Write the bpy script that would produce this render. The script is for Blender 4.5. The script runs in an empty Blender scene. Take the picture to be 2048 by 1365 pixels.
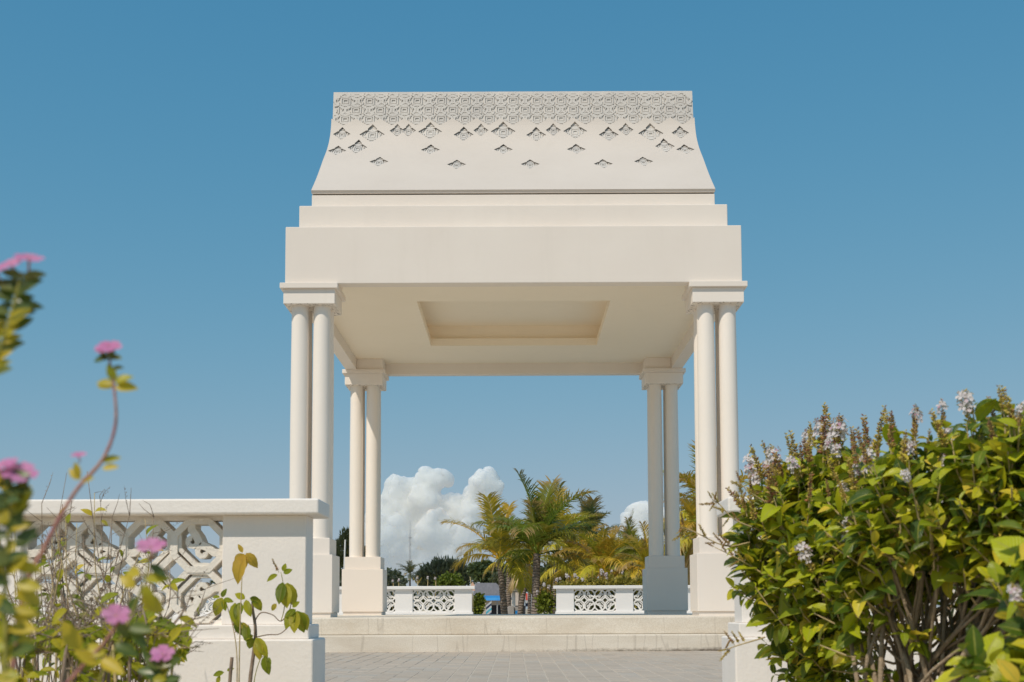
import bpy, bmesh, math, random
import numpy as np
from mathutils import Vector, Matrix
from mathutils.geometry import delaunay_2d_cdt

R = math.radians
PI = math.pi
sc = bpy.context.scene
COL = sc.collection

# ------------------------------------------------------------------ camera
FPX, PITCH, ROLL, EYE = 2450.0, R(4.5), R(0.22), 0.52
SX = -5 / 2048
SY = (1218 - 682.5 - FPX * math.tan(PITCH)) / 2048
cam_d = bpy.data.cameras.new("camera")
cam = bpy.data.objects.new("camera", cam_d)
COL.objects.link(cam)
sc.camera = cam
CAM_M = Matrix.Rotation(PI / 2 + PITCH, 3, 'X') @ Matrix.Rotation(-ROLL, 3, 'Z')
cam.matrix_world = Matrix.Translation((0, 0, EYE)) @ CAM_M.to_4x4()
cam_d.sensor_width = 36.0
cam_d.lens = FPX / 2048 * 36
cam_d.shift_x, cam_d.shift_y = SX, SY
cam_d.clip_start, cam_d.clip_end = 0.05, 20000
cam_d.dof.use_dof = True
cam_d.dof.focus_distance = 14.0
cam_d.dof.aperture_fstop = 6.6


def at(px, py, Y):
    """the place at distance Y that the photograph shows at pixel (px, py)"""
    d = CAM_M @ Vector(((px - 1024 + SX * 2048) / FPX, -(py - 682.5 - SY * 2048) / FPX, -1.0))
    return Vector((0, 0, EYE)) + d * (Y / d.y)


# ------------------------------------------------------------------ sky and sun
SUN_TRAVEL = Vector((0.43, 0.64, -1.0)).normalized()
to_sun = -SUN_TRAVEL
w = bpy.data.worlds.new("World")
sc.world = w
w.use_nodes = True
wn, wl = w.node_tree.nodes, w.node_tree.links
wn.clear()
sky = wn.new('ShaderNodeTexSky')
sky.sky_type = 'NISHITA'
sky.sun_disc = False
sky.sun_elevation = math.asin(to_sun.z)
sky.sun_rotation = math.atan2(to_sun.x, to_sun.y)
sky.altitude = 0
sky.air_density = 1.0
sky.dust_density = 0.5
sky.ozone_density = 2.0
bg = wn.new('ShaderNodeBackground')
bg.inputs['Strength'].default_value = 0.105
# hazy tropical air evens the sky out from zenith to horizon: one soft shoulder per channel
sep_s = wn.new('ShaderNodeSeparateColor')
comb = wn.new('ShaderNodeCombineColor')
wl.new(sky.outputs[0], sep_s.inputs[0])
for i, (ka, kb, kg) in enumerate(((1.70, 2.60, 1.45), (1.97, 2.966, 1.0), (3.03, 4.30, 1.0))):
    def node(op, a, b):
        nd = wn.new('ShaderNodeMath')
        nd.operation = op
        for q, v in enumerate((a, b)):
            if isinstance(v, bpy.types.NodeSocket):
                wl.new(v, nd.inputs[q])
            else:
                nd.inputs[q].default_value = v
        return nd.outputs[0]
    x = node('POWER', node('MULTIPLY', sep_s.outputs[i], 0.105), kg)
    y = node('DIVIDE', node('MULTIPLY', x, ka / 0.105), node('ADD', node('MULTIPLY', x, kb), 1.0))
    wl.new(y, comb.inputs[i])
wo = wn.new('ShaderNodeOutputWorld')
wl.new(comb.outputs[0], bg.inputs[0])
wl.new(bg.outputs[0], wo.inputs[0])

sun_d = bpy.data.lights.new("sun", 'SUN')
sun_d.energy = 3.2
sun_d.angle = R(0.5)
sun_d.color = (1.0, 0.90, 0.77)
sun = bpy.data.objects.new("sun", sun_d)
COL.objects.link(sun)
sun.rotation_euler = SUN_TRAVEL.to_track_quat('-Z', 'Y').to_euler()

vs = sc.view_settings
vs.view_transform = 'Standard'
vs.look = 'None'
vs.exposure = 0.0
vs.gamma = 1.0
vs.use_curve_mapping = False
sc.cycles.max_bounces = 12
sc.cycles.diffuse_bounces = 8
sc.cycles.transparent_max_bounces = 16


# ------------------------------------------------------------------ materials
class NT:
    def __init__(self, name):
        self.m = bpy.data.materials.new(name)
        self.m.use_nodes = True
        self.t = self.m.node_tree
        self.n, self.l = self.t.nodes, self.t.links
        self.b = self.n['Principled BSDF']
        self.out = self.n['Material Output']

    def add(self, typ, inp=None, **kw):
        nd = self.n.new(typ)
        for k, v in kw.items():
            setattr(nd, k, v)
        for k, v in (inp or {}).items():
            if hasattr(v, 'is_output') or isinstance(v, bpy.types.NodeSocket):
                self.l.new(v, nd.inputs[k])
            else:
                nd.inputs[k].default_value = v
        return nd

    def noise(self, scale, detail=4, rough=0.55, vec=None, sc3=None):
        if vec is None:
            vec = self.add('ShaderNodeTexCoord').outputs['Object']
        if sc3:
            vec = self.add('ShaderNodeMapping', {'Vector': vec, 'Scale': sc3}).outputs[0]
        return self.add('ShaderNodeTexNoise', {'Vector': vec, 'Scale': scale, 'Detail': detail, 'Roughness': rough}).outputs['Fac']

    def ramp(self, fac, stops):
        r = self.add('ShaderNodeValToRGB', {'Fac': fac})
        e = r.color_ramp.elements
        while len(e) < len(stops):
            e.new(0.5)
        for i, (p, c) in enumerate(stops):
            e[i].position = p
            e[i].color = (*c, 1) if len(c) == 3 else c
        return r.outputs[0]

    def mix(self, fac, a, b, mode='MIX'):
        nd = self.n.new('ShaderNodeMix')
        nd.data_type = 'RGBA'
        nd.blend_type = mode
        for s, v in ((nd.inputs[0], fac), (nd.inputs[6], a), (nd.inputs[7], b)):
            if isinstance(v, bpy.types.NodeSocket):
                self.l.new(v, s)
            elif isinstance(v, (int, float)):
                s.default_value = v
            else:
                s.default_value = (*v, 1)
        return nd.outputs[2]

    def math(self, op, a, b=0.0, clamp=False):
        nd = self.n.new('ShaderNodeMath')
        nd.operation = op
        nd.use_clamp = clamp
        for s, v in ((nd.inputs[0], a), (nd.inputs[1], b)):
            if isinstance(v, bpy.types.NodeSocket):
                self.l.new(v, s)
            else:
                s.default_value = v
        return nd.outputs[0]

    def bump(self, h, strength=0.3, dist=0.01):
        nd = self.add('ShaderNodeBump', {'Height': h, 'Strength': strength, 'Distance': dist})
        self.l.new(nd.outputs[0], self.b.inputs['Normal'])

    def col(self, c):
        if isinstance(c, bpy.types.NodeSocket):
            self.l.new(c, self.b.inputs['Base Color'])
        else:
            self.b.inputs['Base Color'].default_value = (*c, 1)

    def rough(self, r, spec=0.3):
        self.b.inputs['Roughness'].default_value = r
        self.b.inputs['Specular IOR Level'].default_value = spec


def white_paint(name, a, b, stain=0.25, stain_col=(0.42, 0.36, 0.28), bump=0.08, scale=1.0, grime=None):
    m = NT(name)
    tc = m.add('ShaderNodeNewGeometry').outputs['Position']
    big = m.noise(0.9 * scale, 5, 0.6, tc)
    c = m.mix(m.ramp(big, [(0.3, (0, 0, 0)), (0.7, (1, 1, 1))]), a, b)
    streak = m.noise(1.0, 4, 0.6, tc, (5 * scale, 5 * scale, 0.5 * scale))
    st = m.ramp(streak, [(0.56, (0, 0, 0)), (0.8, (1, 1, 1))])
    c = m.mix(m.math('MULTIPLY', st, stain * 0.5), c, stain_col)
    blot = m.ramp(m.noise(7 * scale, 6, 0.7, tc), [(0.62, (0, 0, 0)), (0.74, (1, 1, 1))])
    c = m.mix(m.math('MULTIPLY', blot, stain * 0.4), c, stain_col)
    if grime is not None:           # mould where rain water hangs on the lower edges of the capitals
        z = m.add('ShaderNodeSeparateXYZ', {'Vector': tc}).outputs[2]
        k = m.math('SUBTRACT', 1.0, m.math('MULTIPLY', m.math('ABSOLUTE', m.math('SUBTRACT', z, grime)), 26.0), True)
        k = m.ramp(m.math('MULTIPLY', k, m.noise(22, 6, 0.8, tc)), [(0.50, (0, 0, 0)), (0.62, (1, 1, 1))])
        c = m.mix(m.math('MULTIPLY', k, 0.85), c, (0.09, 0.07, 0.055))
    m.col(c)
    m.rough(0.62, 0.25)
    m.bump(m.math('ADD', m.noise(60, 4, 0.6, tc), m.noise(6, 3, 0.5, tc)), bump, 0.01)
    return m.m


M = {}
M['paint'] = white_paint('cream_wall_paint', (0.785, 0.71, 0.635), (0.815, 0.745, 0.67), 0.10)
M['paint_ceiling'] = white_paint('cream_ceiling_paint', (0.90, 0.80, 0.645), (0.92, 0.82, 0.67), 0.12)
M['paint_column'] = white_paint('column_paint', (0.84, 0.775, 0.695), (0.87, 0.805, 0.73), 0.12, bump=0.05)
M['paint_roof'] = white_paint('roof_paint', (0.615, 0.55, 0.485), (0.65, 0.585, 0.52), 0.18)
M['paint_wall'] = white_paint('balustrade_paint', (0.84, 0.785, 0.73), (0.88, 0.83, 0.775), 0.25, bump=0.2, scale=2.5)
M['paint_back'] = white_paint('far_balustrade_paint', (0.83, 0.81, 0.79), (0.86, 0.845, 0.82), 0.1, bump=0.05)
M['paint_capital'] = white_paint('capital_paint', (0.82, 0.75, 0.675), (0.86, 0.795, 0.72), 0.2, grime=4.65)
M['paint_column'] = white_paint('column_paint', (0.84, 0.775, 0.695), (0.87, 0.805, 0.73), 0.12, bump=0.05, grime=4.655)
M['relief'] = white_paint('carved_relief', (0.56, 0.53, 0.495), (0.66, 0.62, 0.57), 0.35, (0.5, 0.40, 0.28), bump=0.1, scale=3)
M['groove'] = white_paint('groove_dirt_shade', (0.16, 0.14, 0.12), (0.30, 0.265, 0.23), 0.6, (0.08, 0.06, 0.05), scale=2)  # dark dirt tone; also carries painted-in shade on the roof's undercut edges


def mat_block(name, a, b, dirt):
    m = NT(name)
    tc = m.add('ShaderNodeNewGeometry').outputs['Position']
    c = m.mix(m.noise(12, 5, 0.6, tc), a, b)
    d = m.ramp(m.noise(5, 6, 0.75, tc), [(0.50, (0, 0, 0)), (0.72, (1, 1, 1))])
    c = m.mix(m.math('MULTIPLY', d, dirt), c, (0.34, 0.25, 0.17))
    m.col(c)
    m.rough(0.9, 0.15)
    m.bump(m.noise(70, 5, 0.7, tc), 0.55, 0.012)
    return m.m


M['block'] = mat_block('rough_cast_block', (0.82, 0.76, 0.67), (0.87, 0.82, 0.74), 0.3)
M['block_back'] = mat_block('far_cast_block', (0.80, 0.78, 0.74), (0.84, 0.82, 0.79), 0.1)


def mat_step():
    m = NT('washed_aggregate_step')
    tc = m.add('ShaderNodeNewGeometry').outputs['Position']
    n1 = m.noise(95, 3, 0.7, tc)
    c = m.mix(m.ramp(n1, [(0.35, (0, 0, 0)), (0.65, (1, 1, 1))]), (0.68, 0.61, 0.51), (0.85, 0.79, 0.69))
    big = m.ramp(m.noise(0.8, 6, 0.65, tc, (1, 1, 3)), [(0.42, (0, 0, 0)), (0.7, (1, 1, 1))])
    c = m.mix(m.math('MULTIPLY', big, 0.5), c, (0.50, 0.40, 0.28))
    # black moss creeping up from the paving
    sep = m.add('ShaderNodeSeparateXYZ', {'Vector': tc})
    low = m.math('SUBTRACT', 1.0, m.math('MULTIPLY', sep.outputs[2], 11.0), True)
    low = m.math('MULTIPLY', low, m.math('ADD', m.math('MULTIPLY', sep.outputs[0], 0.14), 0.42, True))
    moss = m.ramp(m.math('MULTIPLY', m.noise(9, 6, 0.8, tc, (1, 1, 2)), low), [(0.16, (0, 0, 0)), (0.40, (1, 1, 1))])
    c = m.mix(moss, c, (0.09, 0.065, 0.045))
    crack = m.ramp(m.noise(1.6, 3, 0.6, tc, (1, 1, 0.12)), [(0.493, (0, 0, 0)), (0.5, (1, 1, 1)), (0.507, (0, 0, 0))])
    c = m.mix(m.math('MULTIPLY', crack, 0.28), c, (0.25, 0.2, 0.15))
    m.col(c)
    m.rough(0.9, 0.15)
    m.bump(n1, 0.55, 0.01)
    return m.m


M['step'] = mat_step()


def mat_paver():
    m = NT('grey_paver')
    tc = m.add('ShaderNodeNewGeometry').outputs['Position']
    oi = m.add('ShaderNodeObjectInfo').outputs['Random']
    isl = m.add('ShaderNodeNewGeometry').outputs['Random Per Island']
    r = m.math('FRACT', m.math('ADD', oi, isl))
    c = m.ramp(r, [(0.0, (0.424, 0.355, 0.285)), (0.45, (0.498, 0.420, 0.340)), (0.8, (0.456, 0.390, 0.322)), (0.93, (0.456, 0.420, 0.368)), (1, (0.392, 0.330, 0.262))])
    n1 = m.noise(28, 5, 0.7, tc)
    c = m.mix(0.35, c, m.ramp(n1, [(0.3, (0.360, 0.300, 0.239)), (0.7, (0.53, 0.48, 0.42))]))
    big = m.ramp(m.noise(0.7, 5, 0.6, tc), [(0.5, (0, 0, 0)), (0.75, (1, 1, 1))])
    c = m.mix(m.math('MULTIPLY', big, 0.25), c, (0.27, 0.24, 0.20))
    m.col(c)
    m.rough(0.8, 0.25)
    m.bump(m.noise(120, 4, 0.6, tc), 0.3, 0.004)
    return m.m


M['paver'] = mat_paver()


def mat_noise(name, a, b, scale=3.0, rough=0.9, bump=0.4, bscale=40, spec=0.2, sc3=None, dist=0.02):
    m = NT(name)
    tc = m.add('ShaderNodeNewGeometry').outputs['Position']
    c = m.mix(m.ramp(m.noise(scale, 6, 0.65, tc, sc3), [(0.3, (0, 0, 0)), (0.7, (1, 1, 1))]), a, b)
    m.col(c)
    m.rough(rough, spec)
    m.bump(m.noise(bscale, 4, 0.6, tc), bump, dist)
    return m.m


M['joint'] = mat_noise('sandy_joint_bed', (0.44, 0.39, 0.32), (0.60, 0.54, 0.46), 20)
M['ground'] = mat_noise('sandy_soil', (0.40, 0.33, 0.23), (0.52, 0.44, 0.32), 1.2)
M['twig'] = mat_noise('dry_twig_bark', (0.20, 0.14, 0.10), (0.36, 0.28, 0.21), 30)
M['stem_bark'] = mat_noise('shrub_stem_bark', (0.22, 0.16, 0.10), (0.42, 0.33, 0.23), 30, bump=0.5, bscale=90)
M['straw'] = mat_noise('straw_stem', (0.45, 0.34, 0.16), (0.55, 0.44, 0.25), 30)
M['green_stem'] = mat_noise('green_stem', (0.22, 0.22, 0.04), (0.36, 0.32, 0.08), 20, 0.6)
M['pink_stem'] = mat_noise('pink_stem', (0.36, 0.14, 0.15), (0.44, 0.24, 0.16), 20, 0.5)
M['palm_trunk'] = None
M['tree_bark'] = mat_noise('tree_bark', (0.07, 0.055, 0.04), (0.16, 0.12, 0.09), 4)
M['roof_grey'] = mat_noise('grey_roof_sheet', (0.15, 0.145, 0.155), (0.21, 0.20, 0.21), 2, 0.8, sc3=(3, 1, 0.3))
M['roof_red'] = mat_noise('terracotta_roof_tile', (0.36, 0.20, 0.13), (0.46, 0.28, 0.19), 3)
M['house_wall'] = mat_noise('faded_plaster', (0.50, 0.42, 0.36), (0.62, 0.54, 0.47), 2)
M['pink_gable'] = mat_noise('salmon_gable', (0.62, 0.36, 0.26), (0.70, 0.45, 0.34), 2)
M['concrete'] = mat_noise('raw_concrete', (0.30, 0.29, 0.28), (0.45, 0.43, 0.42), 2.5)
M['blue_sheet'] = mat_noise('blue_tarpaulin', (0.02, 0.20, 0.55), (0.04, 0.30, 0.65), 2, 0.5)
M['cyan_sheet'] = mat_noise('cyan_tarpaulin', (0.10, 0.46, 0.60), (0.16, 0.55, 0.68), 2, 0.5)
M['white_sheet'] = mat_noise('white_canvas', (0.66, 0.66, 0.66), (0.78, 0.78, 0.77), 2, 0.7)
M['dark_cloth'] = mat_noise('dark_blue_cloth', (0.03, 0.04, 0.09), (0.06, 0.07, 0.13), 2, 0.8)
M['red_cloth'] = mat_noise('red_cloth', (0.60, 0.09, 0.07), (0.70, 0.14, 0.10), 2, 0.8)
M['orange'] = mat_noise('orange_plastic', (0.70, 0.20, 0.05), (0.76, 0.26, 0.07), 2, 0.5)
M['metal_grey'] = mat_noise('galvanised_steel', (0.38, 0.39, 0.41), (0.48, 0.49, 0.50), 3, 0.5)
M['canopy_dark'] = mat_noise('weathered_canopy', (0.13, 0.11, 0.09), (0.22, 0.19, 0.16), 2)
M['dark_glass'] = mat_noise('dark_window', (0.02, 0.02, 0.025), (0.04, 0.04, 0.05), 2, 0.2, 0.0)


def leaf_mat(name, stops, rib=None, transl=0.35, rough=0.42, spec=0.4, tint=False, tip=None, veins=0.0):
    m = NT(name)
    oi = m.add('ShaderNodeObjectInfo')
    isl = m.add('ShaderNodeNewGeometry').outputs['Random Per Island']
    r = m.math('FRACT', m.math('ADD', oi.outputs['Random'], isl))
    c = m.ramp(r, stops)
    if tint:
        c = m.mix(1.0, c, oi.outputs['Color'], 'MULTIPLY')
    uv = m.add('ShaderNodeTexCoord').outputs['UV']
    sep = m.add('ShaderNodeSeparateXYZ', {'Vector': uv})
    pos = m.add('ShaderNodeNewGeometry').outputs['Position']
    mott = m.noise(45, 4, 0.6, pos)
    c = m.mix(m.math('MULTIPLY', m.ramp(mott, [(0.45, (0, 0, 0)), (0.75, (1, 1, 1))]), 0.35), c, m.mix(0.5, c, (0.30, 0.24, 0.03)))
    if rib:
        d = m.math('ABSOLUTE', m.math('SUBTRACT', sep.outputs[1], 0.5))
        k = m.ramp(d, [(0.025, (1, 1, 1)), (0.07, (0, 0, 0))])
        c = m.mix(m.math('MULTIPLY', k, 0.6), c, rib)
    if tip:
        k = m.math('ADD', m.math('MULTIPLY', sep.outputs[0], 0.75), m.math('MULTIPLY', sep.outputs[1], 0.35))
        k = m.math('ADD', k, m.math('MULTIPLY', m.math('SUBTRACT', oi.outputs['Random'], 0.5), 0.4))
        c = m.mix(m.ramp(k, [(0.72, (0, 0, 0)), (1.05, (1, 1, 1))]), c, tip)
    m.col(c)
    m.rough(rough, spec)
    if veins:
        d = m.math('ABSOLUTE', m.math('SUBTRACT', sep.outputs[1], 0.5))
        ph = m.math('ADD', m.math('MULTIPLY', sep.outputs[0], 42.0), m.math('MULTIPLY', d, -22.0))
        h = m.math('ABSOLUTE', m.math('SINE', ph))
        m.bump(h, veins, 0.004)
    tr = m.add('ShaderNodeBsdfTranslucent')
    m.l.new(m.mix(0.35, c, (0.5, 0.5, 0.04)), tr.inputs['Color'])
    mx = m.add('ShaderNodeMixShader', {0: transl})
    m.l.new(m.b.outputs[0], mx.inputs[1])
    m.l.new(tr.outputs[0], mx.inputs[2])
    m.l.new(mx.outputs[0], m.out.inputs[0])
    return m.m


HEDGE_STOPS = [(0.0, (0.035, 0.09, 0.006)), (0.24, (0.065, 0.13, 0.008)), (0.40, (0.26, 0.34, 0.010)), (0.62, (0.52, 0.58, 0.016)), (0.85, (0.74, 0.68, 0.03)), (0.95, (0.95, 0.70, 0.08)), (1.0, (0.06, 0.12, 0.010))]
M['hedge_leaf'] = leaf_mat('shrub_leaf', HEDGE_STOPS, (0.45, 0.45, 0.08), 0.38, 0.36, 0.5, veins=0.5)
M['green_leaf'] = leaf_mat('green_leaf', [(0, (0.11, 0.18, 0.010)), (0.45, (0.28, 0.34, 0.016)), (0.8, (0.48, 0.46, 0.025)), (1, (0.64, 0.50, 0.05))], (0.36, 0.36, 0.08), 0.35, 0.42, 0.4, veins=0.6)
M['weed_leaf'] = leaf_mat('weed_leaf', [(0, (0.16, 0.24, 0.010)), (0.4, (0.38, 0.42, 0.016)), (0.8, (0.60, 0.55, 0.025)), (1, (0.70, 0.55, 0.05))], (0.5, 0.5, 0.1), 0.45, 0.42, 0.4, veins=0.6)
M['yellow_leaf'] = leaf_mat('yellow_leaf', [(0, (0.72, 0.43, 0.05)), (1, (0.80, 0.54, 0.09))], (0.5, 0.3, 0.05), 0.4, 0.5, 0.3, veins=0.6)
M['gold_leaf'] = leaf_mat('gold_leaf', [(0, (0.55, 0.46, 0.04)), (0.6, (0.62, 0.46, 0.04)), (1, (0.36, 0.38, 0.02))], None, 0.4)
M['peri_leaf'] = leaf_mat('glossy_dark_leaf', [(0, (0.035, 0.075, 0.015)), (0.7, (0.07, 0.12, 0.02)), (1, (0.14, 0.16, 0.03))], (0.2, 0.25, 0.08), 0.25, 0.35, 0.5)
M['petal_pink'] = leaf_mat('pink_petal', [(0, (0.72, 0.25, 0.55)), (1, (0.78, 0.34, 0.62))], None, 0.45, 0.6, 0.2)
M['petal_white'] = leaf_mat('white_petal', [(0, (0.74, 0.68, 0.72)), (0.8, (0.84, 0.80, 0.82)), (1, (0.62, 0.36, 0.50))], None, 0.35, 0.6, 0.2)
M['calyx'] = leaf_mat('dry_calyx', [(0, (0.66, 0.50, 0.14)), (0.65, (0.58, 0.48, 0.09)), (0.9, (0.42, 0.23, 0.10)), (1, (0.14, 0.07, 0.06))], None, 0.2, 0.7, 0.1)
M['calyx_dark'] = leaf_mat('withered_calyx', [(0, (0.58, 0.44, 0.13)), (0.5, (0.46, 0.30, 0.10)), (0.75, (0.18, 0.09, 0.07)), (1, (0.55, 0.22, 0.13))], None, 0.15, 0.7, 0.1)
M['palm_leaf'] = leaf_mat('palm_frond', [(0, (0.75, 0.8, 0.7)), (0.5, (1, 1, 1)), (1, (1.2, 1.15, 1.0))], None, 0.30, 0.42, 0.4, tint=True, tip=(0.36, 0.24, 0.09))
M['palm_rib'] = leaf_mat('palm_rib', [(0, (1.3, 1.2, 1.0)), (1, (1.6, 1.4, 1.1))], None, 0.0, 0.5, 0.3, tint=True)
M['tree_leaf'] = leaf_mat('tree_leaf', [(0, (0.6, 0.65, 0.6)), (0.6, (1, 1, 1)), (1, (1.5, 1.4, 1.1))], None, 0.25, 0.5, 0.3, tint=True)


def mat_trunk():
    m = NT('ringed_palm_trunk')
    tc = m.add('ShaderNodeTexCoord').outputs['Object']
    sep = m.add('ShaderNodeSeparateXYZ', {'Vector': tc})
    wob = m.noise(3, 3, 0.6, tc)
    ring = m.math('SINE', m.math('ADD', m.math('MULTIPLY', sep.outputs[2], 58.0), m.math('MULTIPLY', wob, 16.0)))
    k = m.ramp(m.math('ADD', m.math('MULTIPLY', ring, 0.5), 0.5), [(0.1, (0, 0, 0)), (0.6, (1, 1, 1))])
    c = m.mix(k, (0.15, 0.12, 0.10), m.mix(m.noise(6, 5, 0.7, tc), (0.17, 0.14, 0.12), (0.36, 0.30, 0.25)))
    m.col(c)
    m.rough(0.9, 0.1)
    m.bump(ring, 0.6, 0.03)
    return m.m


M['palm_trunk'] = mat_trunk()


def mat_cloud():
    m = NT('cumulus')
    tc = m.add('ShaderNodeNewGeometry')
    pos = tc.outputs['Position']
    m.b.inputs['Base Color'].default_value = (1.0, 0.86, 0.77, 1)
    m.b.inputs['Roughness'].default_value = 1.0
    m.b.inputs['Specular IOR Level'].default_value = 0.0
    m.b.inputs['Subsurface Weight'].default_value = 1.0
    m.b.inputs['Subsurface Radius'].default_value = (90, 90, 100)
    m.b.inputs['Subsurface Scale'].default_value = 1.0
    m.bump(m.math('ADD', m.noise(0.03, 6, 0.6, pos), m.math('MULTIPLY', m.noise(0.12, 4, 0.6, pos), 0.3)), 0.5, 14.0)
    tr = m.add('ShaderNodeBsdfTransparent')
    # ragged soft rims, and horizon haze put in as a base fading out downwards
    lw = m.add('ShaderNodeLayerWeight', {'Blend': 0.5}).outputs['Facing']
    rim = m.ramp(m.math('ADD', lw, m.math('MULTIPLY', m.math('SUBTRACT', m.noise(0.03, 5, 0.7, pos), 0.5), 0.6)), [(0.42, (0, 0, 0)), (1.0, (0.72, 0.72, 0.72))])
    sep = m.add('ShaderNodeSeparateXYZ', {'Vector': pos})
    h = m.math('DIVIDE', sep.outputs[2], 300.0)
    h = m.math('ADD', h, m.math('MULTIPLY', m.math('SUBTRACT', m.noise(0.006, 4, 0.6, pos), 0.5), 0.5))
    base = m.ramp(h, [(0.12, (0.95, 0.95, 0.95)), (0.8, (0.36, 0.36, 0.36))])
    a = m.math('MAXIMUM', m.math('MAXIMUM', rim, base), tc.outputs['Backfacing'])
    mx = m.add('ShaderNodeMixShader', {0: a})
    m.l.new(m.b.outputs[0], mx.inputs[1])
    m.l.new(tr.outputs[0], mx.inputs[2])
    m.l.new(mx.outputs[0], m.out.inputs[0])
    return m.m


M['cloud'] = mat_cloud()

# ------------------------------------------------------------------ object helpers
ORG = {}


def org(p):
    return ORG.get(p.name, Vector((0, 0, 0))) if p else Vector((0, 0, 0))


def mesh(name, V, F, mat, smooth=False, uv=None):
    me = bpy.data.meshes.new(name)
    V = np.asarray(V, dtype=np.float32).reshape(-1, 3)
    me.from_pydata(V.tolist() if len(V) < 20000 else V, [], F)
    for m in (mat if isinstance(mat, (list, tuple)) else [mat]):
        me.materials.append(m)
    if smooth:
        me.polygons.foreach_set('use_smooth', [True] * len(me.polygons))
    if uv is not None:
        ul = me.uv_layers.new(name='UVMap')
        li = np.empty(len(me.loops), dtype=np.int32)
        me.loops.foreach_get('vertex_index', li)
        ul.data.foreach_set('uv', np.asarray(uv, dtype=np.float32)[li].ravel())
    me.update()
    return me


def link(name, me, parent=None, loc=None):
    """link a mesh; loc is in world space"""
    o = bpy.data.objects.new(name, me)
    COL.objects.link(o)
    if parent:
        o.parent = parent
    if loc is not None:
        o.location = Vector(loc) - org(parent)
        ORG[o.name] = Vector(loc)
    elif parent:
        o.location = -org(parent)
        ORG[o.name] = Vector((0, 0, 0))
    return o


def mk(name, V, F, mat, parent=None, smooth=False, uv=None, loc=None):
    """V in world coordinates; the object's origin goes to loc (or the world origin, kept under its parent)"""
    V = np.asarray(V, dtype=np.float64).reshape(-1, 3)
    if loc is None:
        loc = V.mean(axis=0)
        loc = (float(loc[0]), float(loc[1]), float(V[:, 2].min()))
    V = V - np.array(loc)
    return link(name, mesh(name, V, F, mat, smooth, uv), parent, loc)


def tag(o, label, cat, group=None, kind=None):
    o['label'] = label
    o['category'] = cat
    if group:
        o['group'] = group
    if kind:
        o['kind'] = kind
    return o


def thing(name, label, cat, loc, group=None, kind=None):
    o = bpy.data.objects.new(name, None)
    o.empty_display_size = 0.1
    COL.objects.link(o)
    o.location = loc
    ORG[o.name] = Vector(loc)
    return tag(o, label, cat, group, kind)


def box(name, x0, x1, y0, y1, z0, z1, mat, parent=None, bev=0.006, seg=2):
    bm = bmesh.new()
    bmesh.ops.create_cube(bm, size=1.0)
    c = Vector(((x0 + x1) / 2, (y0 + y1) / 2, z0))
    for v in bm.verts:
        v.co = Vector((v.co.x * (x1 - x0), v.co.y * (y1 - y0), (v.co.z + 0.5) * (z1 - z0)))
    if bev:
        bmesh.ops.bevel(bm, geom=bm.edges[:], offset=bev, segments=seg, affect='EDGES', profile=0.5)
    me = bpy.data.meshes.new(name)
    bm.to_mesh(me)
    bm.free()
    me.materials.append(mat)
    return link(name, me, parent, c)


def tube(pts, rad, n=6, V=None, F=None, cap=True):
    """append a tube along pts to V, F"""
    if V is None:
        V, F = [], []
    pts = [Vector(p) for p in pts]
    k = len(pts)
    rad = [rad] * k if isinstance(rad, (int, float)) else rad
    b0 = len(V)
    ref = Vector((0.31, 0.17, 0.94))
    for i, p in enumerate(pts):
        t = (pts[min(i + 1, k - 1)] - pts[max(i - 1, 0)])
        t = t.normalized() if t.length > 1e-9 else Vector((0, 0, 1))
        a = t.cross(ref)
        if a.length < 0.05:
            a = t.cross(Vector((1, 0, 0)))
        a.normalize()
        b = t.cross(a)
        for j in range(n):
            q = 2 * PI * j / n
            V.append(tuple(p + (a * math.cos(q) + b * math.sin(q)) * rad[i]))
    for i in range(k - 1):
        for j in range(n):
            F.append((b0 + i * n + j, b0 + i * n + (j + 1) % n, b0 + (i + 1) * n + (j + 1) % n, b0 + (i + 1) * n + j))
    if cap:
        F.append(tuple(b0 + j for j in range(n))[::-1])
        F.append(tuple(b0 + (k - 1) * n + j for j in range(n)))
    return V, F


def smooth_path(pts, sub=4):
    pts = [Vector(p) for p in pts]
    if len(pts) < 3:
        return pts
    P = [pts[0] * 2 - pts[1]] + pts + [pts[-1] * 2 - pts[-2]]
    out = []
    for i in range(1, len(P) - 2):
        a, b, c, d = P[i - 1], P[i], P[i + 1], P[i + 2]
        for s in range(sub):
            t = s / sub
            out.append(0.5 * ((2 * b) + (c - a) * t + (2 * a - 5 * b + 4 * c - d) * t * t + (3 * b - a - 3 * c + d) * t ** 3))
    out.append(pts[-1])
    return out


# ------------------------------------------------------------------ ground
rng = random.Random(7)
gx = [-3000, -300, -60, -20, 0, 20, 60, 300, 3000]
gy = [(-40, -0.012), (31.0, -0.012), (34, -0.1), (38, -0.7), (42, -1.1), (60, -1.2), (150, -1.2), (600, -1.2), (6000, -1.2)]
V, F = [], []
for (y, z) in gy:
    for x in gx:
        V.append((x, y, z))
for j in range(len(gy) - 1):
    for i in range(len(gx) - 1):
        a = j * len(gx) + i
        F.append((a, a + 1, a + 1 + len(gx), a + len(gx)))
g = mk('ground', V, F, M['ground'], loc=(0, 0, 0))
g['kind'] = 'structure'

# paving of the court: bed with the joints' sand, then one by one the pavers that can be seen
pv = thing('pavement', 'grey paved court between the white walls and the pavilion steps', 'pavement', (0, 10.0, 0), kind='structure')
del pv['category']
mk('joint_bed', [(-9, 6.05, -0.0035), (9, 6.05, -0.0035), (9, 30.8, -0.0035), (-9, 30.8, -0.0035)], [(0, 1, 2, 3)], M['joint'], pv)
PW, PL = 0.147, 0.29


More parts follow.
